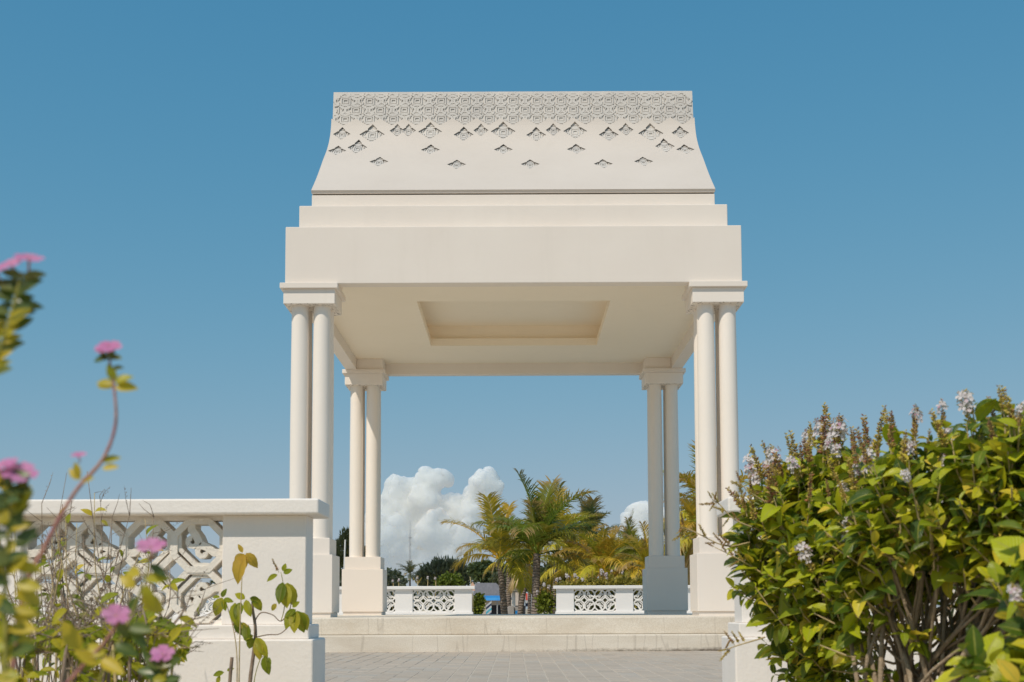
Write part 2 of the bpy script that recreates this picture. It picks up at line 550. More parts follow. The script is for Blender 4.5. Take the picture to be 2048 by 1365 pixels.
def paver_mesh(name, dz, tw):
    bm = bmesh.new()
    bmesh.ops.create_cube(bm, size=1.0)
    for v in bm.verts:
        v.co = Vector((v.co.x * (PW - 0.006), v.co.y * (PL - 0.006), (v.co.z - 0.5) * 0.02 + dz + tw * v.co.x))
    bmesh.ops.bevel(bm, geom=[e for e in bm.edges if all(v.co.z > -0.01 for v in e.verts)], offset=0.004, segments=1, affect='EDGES')
    me = bpy.data.meshes.new(name)
    bm.to_mesh(me)
    bm.free()
    me.materials.append(M['paver'])
    return me


pmesh = [paver_mesh('paver', rng.uniform(-0.0015, 0.0015), rng.uniform(-0.004, 0.004)) for _ in range(6)]
cells = []
for i in range(-60, 61):
    for j in range(0, 40):
        x = i * PW + 0.02
        y = 6.3 + j * PL + (0.145 if i % 2 else 0) + (rng.uniform(-0.02, 0.02))
        if y > 15.2 - PL / 2 or y < 6.2:
            continue
        cells.append((x, y))


def vis_paver(c):
    x, y = c
    u = 1029 + FPX * x / y
    return y > 8.3 and 625 < u < 1475


seen = sorted([c for c in cells if vis_paver(c)], key=lambda c: c[1])
for (x, y) in seen[:300]:
    link('paver', rng.choice(pmesh), pv, (x, y, 0))
rest = seen[300:] + [c for c in cells if not vis_paver(c)]
V, F = [], []
for (x, y) in rest:
    dz = rng.uniform(-0.0015, 0.0015)
    b = len(V)
    hx, hy, c = (PW - 0.006) / 2, (PL - 0.006) / 2, 0.004
    V += [(x - hx, y - hy, -0.006), (x + hx, y - hy, -0.006), (x + hx, y + hy, -0.006), (x - hx, y + hy, -0.006),
          (x - hx + c, y - hy + c, dz), (x + hx - c, y - hy + c, dz), (x + hx - c, y + hy - c, dz), (x - hx + c, y + hy - c, dz)]
    F += [(b + 4, b + 5, b + 6, b + 7)] + [(b + k, b + (k + 1) % 4, b + 4 + (k + 1) % 4, b + 4 + k) for k in range(4)]
o = mk('paver_field', V, F, M['paver'], pv)
o['kind'] = 'stuff'

# ------------------------------------------------------------------ pavilion
YF, CY0, CY1, CX = 16.33, 16.66, 22.67, 2.772
YB = CY1 + (CY0 - YF)
YM = (CY0 + CY1) / 2
FLOOR = 0.415
ZB, ZCEIL = 4.93, 5.13
pav = thing('pavilion', 'cream white columned pavilion with carved saddle roof standing on stepped platform', 'pavilion', (0, YM, 0), None, 'thing')

# platform: upper slab and lower step course cast in one piece
plat = box('platform', -3.95, 3.95, 15.3, 24.3, 0.2, FLOOR, M['step'], pav, 0.012, 2)
xs = [-4.3, 4.3]
for a, b in zip(xs[:-1], xs[1:]):
    box('step_slab', a + 0.003, b - 0.003, 15.0, 15.297, -0.02, 0.2, M['step'], plat, 0.012, 2)
box('step_core', -4.3, 4.3, 15.3, 24.65, -0.02, 0.197, M['step'], plat, 0.0)

col_V, col_F = [], []
prof = [(0.120, 0.0), (0.121, 0.6), (0.122, 1.5), (0.119, 2.5), (0.116, 3.0), (0.115, 3.178)]
NS = 40
for (r, z) in prof:
    for k in range(NS):
        col_V.append((r * math.cos(2 * PI * k / NS), r * math.sin(2 * PI * k / NS), z))
for i in range(len(prof) - 1):
    for k in range(NS):
        col_F.append((i * NS + k, i * NS + (k + 1) % NS, (i + 1) * NS + (k + 1) % NS, (i + 1) * NS + k))
col_me = mesh('column', col_V, col_F, M['paint_column'], True)
for cy, hb, hm, ht in ((CY0, 0.322, 0.343, 0.300), (CY1, 0.350, 0.373, 0.328)):
    for sx in (-1, 1):
        cx = sx * CX
        ped = box('pedestal', cx - hm, cx + hm, cy - hm, cy + hm, 0.475, 1.25, M['paint'], pav)
        box('pedestal_base', cx - hb, cx + hb, cy - hb, cy + hb, FLOOR - 0.004, 0.475, M['paint'], ped, 0.003, 1)
        box('pedestal_top', cx - ht, cx + ht, cy - ht, cy + ht, 1.25, 1.474, M['paint'], ped)
        for dx in (-0.15, 0.15):
            for dy in (-0.15, 0.15):
                link('column', col_me, pav, (cx + dx, cy + dy, 1.474))
        cap = box('capital', cx - 0.348, cx + 0.348, cy - 0.348, cy + 0.348, 4.65, 4.855, M['paint_capital'], pav)
        box('abacus', cx - 0.392, cx + 0.392, cy - 0.392, cy + 0.392, 4.855, ZB, M['paint'], cap)
        # block between the abacus and the ceiling, in the corner of the beams
        x0, x1 = sorted((sx * 2.418, sx * (CX + 0.1)))
        y0, y1 = (YF + 0.2, cy + 0.345) if cy == CY0 else (cy - 0.345, YB - 0.2)
        box('corner_block', min(sx * 2.418, sx * 2.90), max(sx * 2.418, sx * 2.90), y0, y1, ZB + 0.003, ZCEIL, M['paint'], cap, 0.004)

HW = 3.103
box('front_beam', -HW, HW, YF, YF + 0.2, ZB, 5.718, M['paint'], pav, 0.008)
box('rear_beam', -HW, HW, YB - 0.2, YB, ZB, 5.718, M['paint'], pav, 0.008)
box('side_beam', -HW, -HW + 0.2, YF + 0.2, YB - 0.2, ZB, 5.718, M['paint'], pav, 0.0)
box('side_beam', HW - 0.2, HW, YF + 0.2, YB - 0.2, ZB, 5.718, M['paint'], pav, 0.0)
# ceiling with a coffer
IX, OX, OY = HW - 0.2, 1.455, 1.56
ce = box('ceiling', -IX, -OX, YF + 0.2, YB - 0.2, ZCEIL, ZCEIL + 0.13, M['paint_ceiling'], pav, 0.0)
box('ceiling_panel', OX, IX, YF + 0.2, YB - 0.2, ZCEIL, ZCEIL + 0.13, M['paint_ceiling'], ce, 0.0)
box('ceiling_panel', -OX, OX, YF + 0.2, YM - OY, ZCEIL, ZCEIL + 0.13, M['paint_ceiling'], ce, 0.0)
box('ceiling_panel', -OX, OX, YM + OY, YB - 0.2, ZCEIL, ZCEIL + 0.13, M['paint_ceiling'], ce, 0.0)
cof = box('coffer', -OX - 0.08, OX + 0.08, YM - OY - 0.08, YM + OY + 0.08, 5.50, 5.6, M['paint_ceiling'], pav, 0.0)
for s in (-1, 1):
    a, b = sorted((s * (OX + 0.08), s * (OX + 0.14)))
    box('coffer_side', a, b, YM - OY - 0.14, YM + OY + 0.14, ZCEIL + 0.13, 5.6, M['paint_ceiling'], cof, 0.0)
    a, b = sorted((s * (OY + 0.08), s * (OY + 0.14)))
    box('coffer_side', -OX - 0.08, OX + 0.08, YM + a, YM + b, ZCEIL + 0.13, 5.6, M['paint_ceiling'], cof, 0.0)
# stepped courses above the beams
box('tier', -2.947, 2.947, YF + 0.155, YB - 0.155, 5.718, 6.064, M['paint'], pav, 0.010)
box('tier', -2.80, 2.80, YF + 0.30, YB - 0.30, 6.064, 6.262, M['paint'], pav, 0.008)
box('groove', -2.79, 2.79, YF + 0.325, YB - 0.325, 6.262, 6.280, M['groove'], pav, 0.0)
box('roof_sill', -2.80, 2.80, YF + 0.29, YB - 0.29, 6.280, 6.318, M['paint_roof'], pav, 0.006)

# saddle roof: concave profile (distance from the court, height)
ctl = [(16.60, 6.322), (17.09, 6.696), (17.61, 7.133), (17.98, 7.437), (18.22, 7.690), (18.34, 7.905), (18.395, 8.100), (18.47, 8.555)]
pp = smooth_path([Vector((0, y, z)) for y, z in ctl], 8)
PY = np.array([p.y for p in pp])
PZ = np.array([p.z for p in pp])
PU = np.concatenate([[0], np.cumsum(np.hypot(np.diff(PY), np.diff(PZ)))])
UMAX = PU[-1]


def prof_at(u):
    y, z = np.interp(u, PU, PY), np.interp(u, PU, PZ)
    e = 0.02
    ty = np.interp(min(u + e, UMAX), PU, PY) - np.interp(max(u - e, 0), PU, PY)
    tz = np.interp(min(u + e, UMAX), PU, PZ) - np.interp(max(u - e, 0), PU, PZ)
    L = math.hypot(ty, tz)
    ty, tz = ty / L, tz / L
    return y, z, ty, tz            # outward normal is (-tz, ty)


def u_of_pix(py):
    """height on the roof slope that shows at image row py in the middle of the roof"""
    best = None
    for u in np.linspace(0, UMAX, 600):
        y, z, _, _ = prof_at(u)
        v = CAM_M.transposed() @ Vector((0, y, z - EYE))
        row = 682.5 - FPX * v.y / -v.z + SY * 2048
        if best is None or abs(row - py) < best[0]:
            best = (abs(row - py), u)
    return best[1]


def x_of_pix(px, u):
    y = prof_at(u)[0]
    z = prof_at(u)[1]
    v = CAM_M.transposed() @ Vector((0, y, z - EYE))
    return (px - 1028.5) / FPX * -v.z


HR = 2.805
DEP = 0.034
# core (backing) as closed prism
us = list(np.linspace(0, UMAX, 40))
fr = []
for u in us:
    y, z, ty, tz = prof_at(u)
    fr.append((y + tz * DEP, z - ty * DEP))
fr = [(fr[0][0] + 0.0, 6.318)] + fr
loop = fr + [(2 * YM - y, z) for (y, z) in fr[::-1]]
n = len(loop)
V = [(-HR + 0.014, y, z) for y, z in loop] + [(HR - 0.014, y, z) for y, z in loop]
F = [(i, i + 1, n + i + 1, n + i) for i in range(n - 1)] + [tuple(range(n))[::-1], tuple(range(n, 2 * n))]
core = mk('roof_core', V, F, M['relief'], pav, loc=(0, YM, 6.318))
# rear skin (plain)
V, F = [], []
zz_bot, zz_top = u_of_pix(250.5), u_of_pix(236.5)
ur = [u for u in us if u < zz_bot]
for u in ur:
    y, z, _, _ = prof_at(u)
    V += [(-HR, 2 * YM - y, z), (HR, 2 * YM - y, z)]
F = [(2 * i, 2 * i + 1, 2 * i + 3, 2 * i + 2) for i in range(len(ur) - 1)]
mk('roof_skin_rear', V, F, M['paint_roof'], pav)

# front skin with zigzag top edge and pierced diamonds
NC = 15
CW = 2 * HR / NC
zz = [(-HR, zz_bot - 0.02 + (zz_top - zz_bot) * 1.0)]
for k in range(NC):
    xc = -HR + (k + 0.5) * CW
    zz += [(xc, zz_bot), (xc + CW / 2, zz_top)]
zz[0] = (-HR, zz_top)
outline = [(-HR, 0.0), (HR, 0.0)] + zz[::-1]
D = [(686, 265.5, 36, 24), (746.5, 265, 52, 34.5), (796.7, 259.3, 31, 24), (819.3, 259.3, 31, 24), (862.6, 260.5, 49, 33), (929.6, 267, 41, 27), (964.3, 259.3, 31, 24), (1008.7, 260.5, 51, 34),
     (1074.8, 268, 41, 27), (1109, 259.3, 31, 24), (1152.7, 260.5, 49, 33), (1219.8, 268, 41, 27), (1254.3, 259.3, 31, 24), (1304, 265, 52, 34.5), (1363, 265.5, 36, 24),
     (717, 291.5, 40, 27), (1332.3, 291.5, 40, 27), (676.5, 299, 38, 17.5), (1373, 299, 38, 17.5), (863, 297.5, 39, 18), (1009, 297.5, 39, 18), (1155, 297.5, 39, 18),
     (760, 322, 39, 17.5), (915.3, 328, 39, 17), (1062.6, 328, 39, 17), (1208.8, 328, 39, 17), (1289.5, 323.5, 39, 17)]
SH = [(-1, 0), (-0.50, 0.40), (-0.36, 0.42), (-0.36, 0.58), (0, 1), (0.36, 0.58), (0.36, 0.42), (0.50, 0.40), (1, 0),
      (0.50, -0.46), (0.36, -0.46), (0.36, -0.62), (0, -1), (-0.36, -0.62), (-0.36, -0.46), (-0.50, -0.46)]
holes, hole_c = [], []
for (px, py, wpx, hpx) in D:
    ut, ub = u_of_pix(py - hpx / 2), u_of_pix(py + hpx / 2 + 1.5)
    uc, hh = (ut + ub) / 2, (ut - ub) / 2
    xc = x_of_pix(px, uc)
    hw = wpx / 2 * prof_at(uc)[0] / FPX
    xc = max(-HR + hw + 0.02, min(HR - hw - 0.02, xc))
    holes.append([(xc + a * hw, uc + b * hh) for a, b in SH])
    hole_c.append((xc, uc, hw, hh))
P2, E2 = [], []


def add_loop(pts):
    b = len(P2)
    P2.extend(pts)
    E2.extend([(b + i, b + (i + 1) % len(pts)) for i in range(len(pts))])


add_loop(outline)
for h in holes:
    add_loop(h)
for u in np.arange(0.06, zz_top, 0.055):
    b = len(P2)
    P2.extend([(-HR - 0.1, u), (HR + 0.1, u)])
    E2.append((b, b + 1))


def inside(p, poly):
    x, y = p
    c = False
    for i in range(len(poly)):
        x0, y0 = poly[i]
        x1, y1 = poly[i - 1]
        if (y0 > y) != (y1 > y) and x < (x1 - x0) * (y - y0) / (y1 - y0) + x0:
            c = not c
    return c


res = delaunay_2d_cdt([Vector(p) for p in P2], E2, [], 0, 1e-5)
v2, tri = res[0], res[2]
keep = []
for t in tri:
    c = sum((v2[i] for i in t), Vector((0, 0))) / len(t)
    if not inside(c, outline) or any(abs(c.x - hc[0]) < hc[2] and abs(c.y - hc[1]) < hc[3] and inside(c, h) for h, hc in zip(holes, hole_c)):
        continue
    keep.append(tuple(t))
ec = {}
for t in keep:
    for i in range(len(t)):
        a, b = t[i], t[(i + 1) % len(t)]
        ec[(a, b)] = 1
bound = [(a, b) for (a, b) in ec if (b, a) not in ec]
nv = len(v2)
V = []
for q in v2:
    y, z, ty, tz = prof_at(max(0, min(UMAX, q.y)))
    V.append((q.x, y, z))
for q in v2:
    y, z, ty, tz = prof_at(max(0, min(UMAX, q.y)))
    V.append((q.x, y + tz * (DEP + 0.01), z - ty * (DEP + 0.01)))
F = list(keep) + [(a, a + nv, b + nv, b) for (a, b) in bound]
used = sorted({i for f in F for i in f})
mp = {i: k for k, i in enumerate(used)}
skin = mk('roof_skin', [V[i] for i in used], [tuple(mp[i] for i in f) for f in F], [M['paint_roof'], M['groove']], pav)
# dark colour paints in the shade of the undercut edges of the pierced diamonds
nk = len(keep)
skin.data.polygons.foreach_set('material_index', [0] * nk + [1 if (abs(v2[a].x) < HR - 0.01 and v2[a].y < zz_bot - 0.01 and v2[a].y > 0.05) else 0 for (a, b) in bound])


# carved motif: framed square, four scrolls, small squares (unit cell -1..1)
def ribbon(V, F, pts, wd, z0, z1, closed=False, sx=1.0, sy=1.0):
    pts = [Vector((p[0] * sx, p[1] * sy)) for p in pts]
    k = len(pts)
    b = len(V)
    for i, p in enumerate(pts):
        if closed:
            t0, t1 = (p - pts[i - 1]), (pts[(i + 1) % k] - p)
        else:
            t0 = (p - pts[max(i - 1, 0)])
            t1 = (pts[min(i + 1, k - 1)] - p)
            if i == 0:
                t0 = t1
            if i == k - 1:
                t1 = t0
        t0 = t0.normalized()
        t1 = t1.normalized()
        n0, n1 = Vector((-t0.y, t0.x)), Vector((-t1.y, t1.x))
        nn = (n0 + n1)
        nn = nn.normalized() if nn.length > 1e-6 else n0
        s = wd / 2 / max(0.45, nn.dot(n0))
        l, r = p + nn * s, p - nn * s
        V += [(l.x, l.y, z1), (r.x, r.y, z1), (l.x, l.y, z0), (r.x, r.y, z0)]
    rngk = range(k) if closed else range(k - 1)
    for i in rngk:
        a, c = b + 4 * i, b + 4 * ((i + 1) % k)
        F += [(a, c, c + 1, a + 1)[::-1], (a, a + 2, c + 2, c)[::-1], (a + 1, c + 1, c + 3, a + 3)[::-1]]
    if not closed:
        F += [(b, b + 1, b + 3, b + 2), (b + 4 * (k - 1), b + 4 * (k - 1) + 2, b + 4 * (k - 1) + 3, b + 4 * (k - 1) + 1)]


def arc(cx, cy, rx, ry, a0, a1, n):
    return [(cx + rx * math.cos(R(a0 + (a1 - a0) * i / n)), cy + ry * math.sin(R(a0 + (a1 - a0) * i / n))) for i in range(n + 1)]


def motif_mesh(clip, hx, hy):
    V, F = [], []
    H = 0.016
    W = 0.021
    strokes = [([(-.36, -.36), (.36, -.36), (.36, .36), (-.36, .36)], True, W * 0.9, H),
               ([(-.19, -.19), (.19, -.19), (.19, .19), (-.19, .19)], True, W * 0.8, H * 0.9)]
    for s in (-1, 1):
        strokes.append(([(s * (0.64 + a), b) for a, b in [(-.10, .34), (.08, .38), (.22, .24), (.22, .02), (.22, -.22), (.08, -.36), (-.06, -.30), (-.08, -.14), (.04, -.06)]], False, W, H * 1.04))
        strokes.append(([(s * (0.56 + a), b) for a, b in [(.0, .30), (.10, .18), (.10, .05)]], False, W * 0.8, H * 0.86))
        strokes.append((arc(0, s * .66, .38, .17, 0, 360, 12)[:-1], True, W, H * 1.08))
        strokes.append(([(-.2, s * .66 + .02), (-.1, s * .66 - .05), (0, s * .66 + .03), (.1, s * .66 - .05), (.2, s * .66 + .02)], False, W * 0.7, H * 0.8))
        for q in (-1, 1):
            strokes.append(([(s * 0.99, 0.0), (s * 0.63, q * 0.37)], False, W * 0.8, H * (0.94 + 0.03 * q + 0.02 * s)))
            strokes.append(([(s * .45, q * .5), (s * .55, q * .5)], False, W * 1.6, H * 0.7))
    for pts, cl, wd, h in strokes:
        if clip:
            cx, cy = clip
            keep = [p for p in pts if p[0] * cx + p[1] * cy >= -0.02]
            if len(keep) < 2:
                continue
            if len(keep) < len(pts):
                if cl:
                    k0 = next(i for i in range(len(pts)) if pts[i] in keep and pts[i - 1] not in keep)
                    pts = [pts[(k0 + i) % len(pts)] for i in range(len(pts))]
                    pts = [p for p in pts if p in keep]
                else:
                    pts = keep
                cl = False
        ribbon(V, F, pts, wd, -0.006, h, cl, hx, hy)
    return mesh('carved_motif', V, F, M['relief'])


u1, u2, u3 = u_of_pix(200.2), u_of_pix(218.2), u_of_pix(236.2)
HYM = (u1 - u3) / 2 * 0.98
mot_full = motif_mesh(None, CW / 2, HYM)
mot_l = motif_mesh((1, 0), CW / 2, HYM)
mot_r = motif_mesh((-1, 0), CW / 2, HYM)
mot_b = motif_mesh((0, -1), CW / 2, HYM)


def put_motif(me, x, u, sx=1, sy=1, depth=DEP):
    y, z, ty, tz = prof_at(u)
    o = bpy.data.objects.new('carved_motif', me)
    COL.objects.link(o)
    o.parent = core
    p = Vector((x, y + tz * depth, z - ty * depth))
    m = Matrix(((1, 0, 0), (0, ty, -tz), (0, tz, ty))).to_4x4()
    o.matrix_local = Matrix.Translation(p - ORG[core.name]) @ m @ Matrix.Diagonal((sx, sy, 1, 1))
    return o


for k in range(NC):
    xc = -HR + (k + 0.5) * CW
    put_motif(mot_full, xc * 0.992, u1)
    put_motif(mot_full, xc * 0.992, u3)
for k in range(NC + 1):
    xc = -HR + k * CW
    me = mot_l if k == 0 else mot_r if k == NC else mot_full
    put_motif(me, xc + (0.034 if k == 0 else -0.034 if k == NC else 0), u2)
    if 0 < k < NC:
        put_motif(mot_b, xc, min(UMAX - 0.01, u1 + HYM))
for (xc, uc, hw, hh) in hole_c:
    put_motif(mot_full, xc, uc, hw / (CW / 2) * 0.97, hh / HYM * 0.97)

# ------------------------------------------------------------------ balustrade walls of pierced blocks
PIT = 0.2425


def block_mesh(mat, depth):
    """breeze block of four octagons; in each a heart of two volutes, its cusp towards the block's outer corner"""
    V, F = [], []
    k = 0.414
    octo = [(1, -k), (1, k), (k, 1), (-k, 1), (-1, k), (-1, -k), (-k, -1), (k, -1)]
    inner = [(-.82, .50), (-.79, .34), (-.79, -.125), (-.125, -.79), (.34, -.79), (.50, -.82)]
    vol = [(-.25 + q * math.cos(R(a)), .15 + q * math.sin(R(a))) for a, q in [(78, .24), (40, .22), (0, .20), (-40, .20), (-80, .20), (-120, .20), (-160, .20), (-200, .19), (-235, .16), (-262, .11)]]
    arm = [(-.30, .88), (-.30, .62), (-.10, .36), (.02, .08)]
    h = PIT / 2
    e = 0
    for ox in (-1, 1):
        for oy in (-1, 1):
            c = (ox * h, oy * h)
            T = lambda pts, sw=False: [(c[0] + ox * (y if sw else x) * h, c[1] + oy * (x if sw else y) * h) for x, y in pts]
            e += 0.0007
            ribbon(V, F, T([(x * 0.965, y * 0.965) for x, y in octo]), 0.031, -depth / 2 - e, depth / 2 + e, True)
            e += 0.0007
            ribbon(V, F, T(inner), 0.022, -depth / 2 + 0.010 - e, depth / 2 - 0.010 + e)
            for sw in (False, True):
                e += 0.0005
                ribbon(V, F, T(vol, sw), 0.023, -depth / 2 + 0.006 - e, depth / 2 - 0.006 + e)
                e += 0.0005
                ribbon(V, F, T(arm, sw), 0.036, -depth / 2 + 0.006 - e, depth / 2 - 0.006 + e)
    e = 0.006
    for ox in (-1, 1):            # bars that fill the rows between the octagons
        e += 0.001
        ribbon(V, F, [(ox * h - 0.04, 0), (ox * h + 0.04, 0)], 0.03, -depth / 2 - e, depth / 2 + e)
        e += 0.001
        ribbon(V, F, [(0, ox * h - 0.04), (0, ox * h + 0.04)], 0.03, -depth / 2 - e, depth / 2 + e)
    V = [(x, -z, y) for x, y, z in V]
    return mesh('breeze_block', V, [f for f in F], mat)


blk_front = block_mesh(M['block'], 0.10)
blk_back = block_mesh(M['block_back'], 0.10)


def balustrade(label, x_end, sgn, y, n_units, mp, blk, grp, base=0.0):
    """wall running from the gate end x_end away in direction sgn; y is the cap's front face"""
    t = thing('balustrade_wall', label, 'wall', (x_end + sgn * 1.2, y + 0.17, base), grp, 'thing')
    X = lambda d0, d1: sorted((x_end + sgn * d0, x_end + sgn * d1))
    pier, panel = 0.405, 4 * PIT
    unit = pier + panel
    tot = 0.07 + n_units * unit + pier
    a, b = X(0, tot + 0.06)
    yc = y + 0.172
    box('wall_cap', a, b, y, y + 0.345, 0.976, 1.05, mp, t, 0.009, 2)
    a, b = X(0.045, tot + 0.02)
    box('wall_ledge', a, b, yc - 0.155, yc + 0.155, 0.38, 0.448, mp, t, 0.006, 2)
    a, b = X(0.018, tot + 0.05)
    box('wall_plinth', a, b, yc - 0.19, yc + 0.19, base - 0.02, 0.38, mp, t, 0.008, 2)
    for i in range(n_units + 1):
        d0 = 0.07 + i * unit
        a, b = X(d0, d0 + pier)
        box('wall_pier', a, b, yc - 0.10, yc + 0.10, 0.448, 0.976, mp, t, 0.004, 1)
        if i < n_units:
            d1 = d0 + pier
            for q in range(2):
                xc = x_end + sgn * (d1 + (q + 0.5) * 2 * PIT)
                o = link('breeze_block', blk, t, (xc, yc - 0.015, 0.448 + 0.021 + PIT))
            a, b = X(d1, d1 + panel)
            box('panel_rail', a, b, yc - 0.062, yc + 0.036, 0.953, 0.976, mp, t, 0.0)
            box('panel_rail', a, b, yc - 0.062, yc + 0.036, 0.448, 0.471, mp, t, 0.0)
    return t


balustrade('white balustrade wall with pierced scroll blocks behind the pink flowers', -0.935, -1, 5.83, 2, M['paint_wall'], blk_front, 'balustrade walls of the court')
balustrade('white balustrade wall mostly hidden behind the big flowering shrubs', 1.02, 1, 5.83, 2, M['paint_wall'], blk_front, 'balustrade walls of the court')
balustrade('far white balustrade seen through the pavilion, between the left rear pedestal and the palms', -0.925, -1, 28.4, 7, M['paint_back'], blk_back, 'balustrade walls of the court')
balustrade('far white balustrade seen through the pavilion, ending at the shaded grey pedestal', 0.895, 1, 28.4, 5, M['paint_back'], blk_back, 'balustrade walls of the court')

# ------------------------------------------------------------------ leaves, flowers, shrubs
TS = [0.0, 0.14, 0.36, 0.60, 0.82, 1.0]


def leaf_tpl(wid, droop, fold, rows=None, tip=1.0):
    """leaf of unit length along +x, faces +z; returns V, F, UV"""
    V, F, U = [], [], []
    ts = rows or TS
    for t in ts:
        h = wid * (math.sin(PI * min(1, t * 0.93 + 0.045)) ** 0.85) * (1 - 0.35 * t * tip)
        if t == ts[0]:
            h = 0.012
        if t == ts[-1]:
            h = 0.004
        z = -droop * t * t
        x = t * (1 - 0.18 * droop * t)
        V += [(x, -h, z + fold * h), (x, 0, z), (x, h, z + fold * h)]
        U += [(t, 0.0), (t, 0.5), (t, 1.0)]
    for i in range(len(ts) - 1):
        a = 3 * i
        F += [(a, a + 3, a + 4, a + 1), (a + 1, a + 4, a + 5, a + 2)]
    return np.array(V), F, np.array(U)


LEAF = [leaf_tpl(w, d, f) for w, d, f in [(0.31, 0.15, 0.35), (0.35, 0.35, 0.25), (0.29, 0.05, 0.5), (0.37, 0.25, 0.15), (0.33, 0.55, 0.3), (0.27, 0.3, 0.6)]]
LEAF_S = [leaf_tpl(w, d, f, [0.0, 0.35, 0.7, 1.0]) for w, d, f in [(0.28, 0.2, 0.3), (0.31, 0.4, 0.2), (0.26, 0.1, 0.5)]]


def frame(dirv, up):
    x = Vector(dirv).normalized()
    z = Vector(up) - x * x.dot(Vector(up))
    if z.length < 1e-4:
        z = x.orthogonal()
    z.normalize()
    y = z.cross(x)
    return Matrix((x, y, z)).transposed()


class Leaves:
    """collects leaves as (origin, 3x3, size, template index)"""

    def __init__(self):
        self.L = []

    def add(self, p, d, up, size, k):
        self.L.append((Vector(p), frame(d, up), size, k))

    def joined(self, name, mat, parent, tpls, idx=None):
        idx = range(len(self.L)) if idx is None else idx
        Vs, Fs, Us = [], [], []
        b = 0
        for i in idx:
            p, m, s, k = self.L[i]
            v, f, u = tpls[k % len(tpls)]
            Vs.append((v * s) @ np.array(m.transposed()) + np.array(p))
            Us.append(u)
            Fs += [tuple(q + b for q in ff) for ff in f]
            b += len(v)
        if not Vs:
            return None
        o = mk(name, np.concatenate(Vs), Fs, mat, parent, True, np.concatenate(Us))
        return o

    def single(self, name, meshes, parent, idx=None):
        for i in (range(len(self.L)) if idx is None else idx):
            p, m, s, k = self.L[i]
            o = bpy.data.objects.new(name, meshes[k % len(meshes)])
            COL.objects.link(o)
            o.parent = parent
            mm = m.to_4x4()
            mm.translation = p - org(parent)
            o.matrix_local = mm @ Matrix.Diagonal((s, s, s, 1))


def leaf_meshes(mat, tpls=None, name='leaf'):
    return [mesh(name, v, f, mat, True, u) for v, f, u in (tpls or LEAF)]


LM_HEDGE = leaf_meshes(M['hedge_leaf'])
LM_GREEN = leaf_meshes(M['green_leaf'])
LM_WEED = leaf_meshes(M['weed_leaf'])
LM_YELLOW = leaf_meshes(M['yellow_leaf'])
LM_GOLD = leaf_meshes(M['gold_leaf'])
LM_PERI = leaf_meshes(M['peri_leaf'], [leaf_tpl(0.30, 0.1, 0.3), leaf_tpl(0.33, 0.3, 0.2), leaf_tpl(0.28, 0.0, 0.4)])


def petal(V, F, U, c, ax, rad, n, wid, cup):
    """n petals round axis ax at c"""
    m = frame(ax.orthogonal(), ax)
    for i in range(n):
        a = 2 * PI * i / n
        d = m @ Vector((math.cos(a), math.sin(a), 0))
        s = m @ Vector((-math.sin(a), math.cos(a), 0))
        up = ax.normalized()
        b = len(V)
        pts = [c, c + d * rad * 0.55 + s * rad * wid * 0.6 + up * rad * cup, c + d * rad + s * rad * wid * 0.55 + up * rad * cup * 0.8, c + d * rad * 1.04 + up * rad * cup * 0.7,
               c + d * rad - s * rad * wid * 0.55 + up * rad * cup * 0.8, c + d * rad * 0.55 - s * rad * wid * 0.6 + up * rad * cup]
        V += [tuple(p) for p in pts]
        U += [(0, .5), (.5, 0), (1, .2), (1, .5), (1, .8), (.5, 1)]
        F += [(b, b + 1, b + 2, b + 3), (b, b + 3, b + 4, b + 5)]


def spike_mesh(kind, seed):
    """flower raceme of unit height along z; kind 'bloom' or 'dry'"""
    rg = random.Random(seed)
    V, F, U, mi = [], [], [], []

    def note(k):
        while len(mi) < len(F):
            mi.append(k)
    bend = rg.uniform(-0.12, 0.12)
    tube([(bend * t * t, 0, t) for t in (0, .3, .6, .85, 1.0)], [0.016, 0.015, 0.012, 0.009, 0.004], 5, V, F)
    U += [(0, 0)] * (len(V) - len(U))
    note(0)
    nw = 18
    lo, hi = rg.uniform(0.42, 0.55), rg.uniform(0.8, 1.0)
    for i in range(nw):
        t = 0.20 + 0.78 * i / (nw - 1)
        c = Vector((bend * t * t, 0, t))
        m = (4 if kind == 'dry' else 3) if t < 0.9 else 2
        for j in range(m):
            a = 2 * PI * j / m + i * 0.9 + rg.uniform(-.4, .4)
            d = Vector((math.cos(a), math.sin(a), rg.uniform(0.1, 1.0))).normalized()
            if kind == 'bloom' and lo < t < hi and rg.random() < 0.72:
                ln = rg.uniform(0.09, 0.16)
                petal(V, F, U, c + d * ln, (d + Vector((rg.uniform(-.3, .3), rg.uniform(-.3, .3), rg.uniform(-.2, .4)))).normalized(), rg.uniform(0.075, 0.12), 4, 0.62, 0.2)
                note(1)
            if kind == 'dry' or t < lo or t > hi or rg.random() < 0.5:
                ln = rg.uniform(0.07, 0.14) * (1.25 - 0.55 * t)
                q = frame(d, Vector((0, 0, 1)))
                b = len(V)
                for (x, y, z) in [(0, 0, 0), (.5, .24, 0), (.5, 0, .24), (.5, -.24, 0), (.5, 0, -.24), (1, 0, 0)]:
                    V.append(tuple(c + q @ Vector((x * ln, y * ln, z * ln))))
                U += [(0, .2)] * 6
                F += [(b, b + 1, b + 2), (b, b + 2, b + 3), (b, b + 3, b + 4), (b, b + 4, b + 1), (b + 5, b + 2, b + 1), (b + 5, b + 3, b + 2), (b + 5, b + 4, b + 3), (b + 5, b + 1, b + 4)]
                note(2)
    mats = [M['straw'], M['petal_white'], M['calyx'] if seed % 2 else M['calyx_dark']]
    me = mesh('flower_spike', V, F, mats, False, U)
    me.polygons.foreach_set('material_index', mi)
    return me


SPIKE_B = [spike_mesh('bloom', k) for k in range(4)]
SPIKE_D = [spike_mesh('dry', k) for k in range(10, 16)]


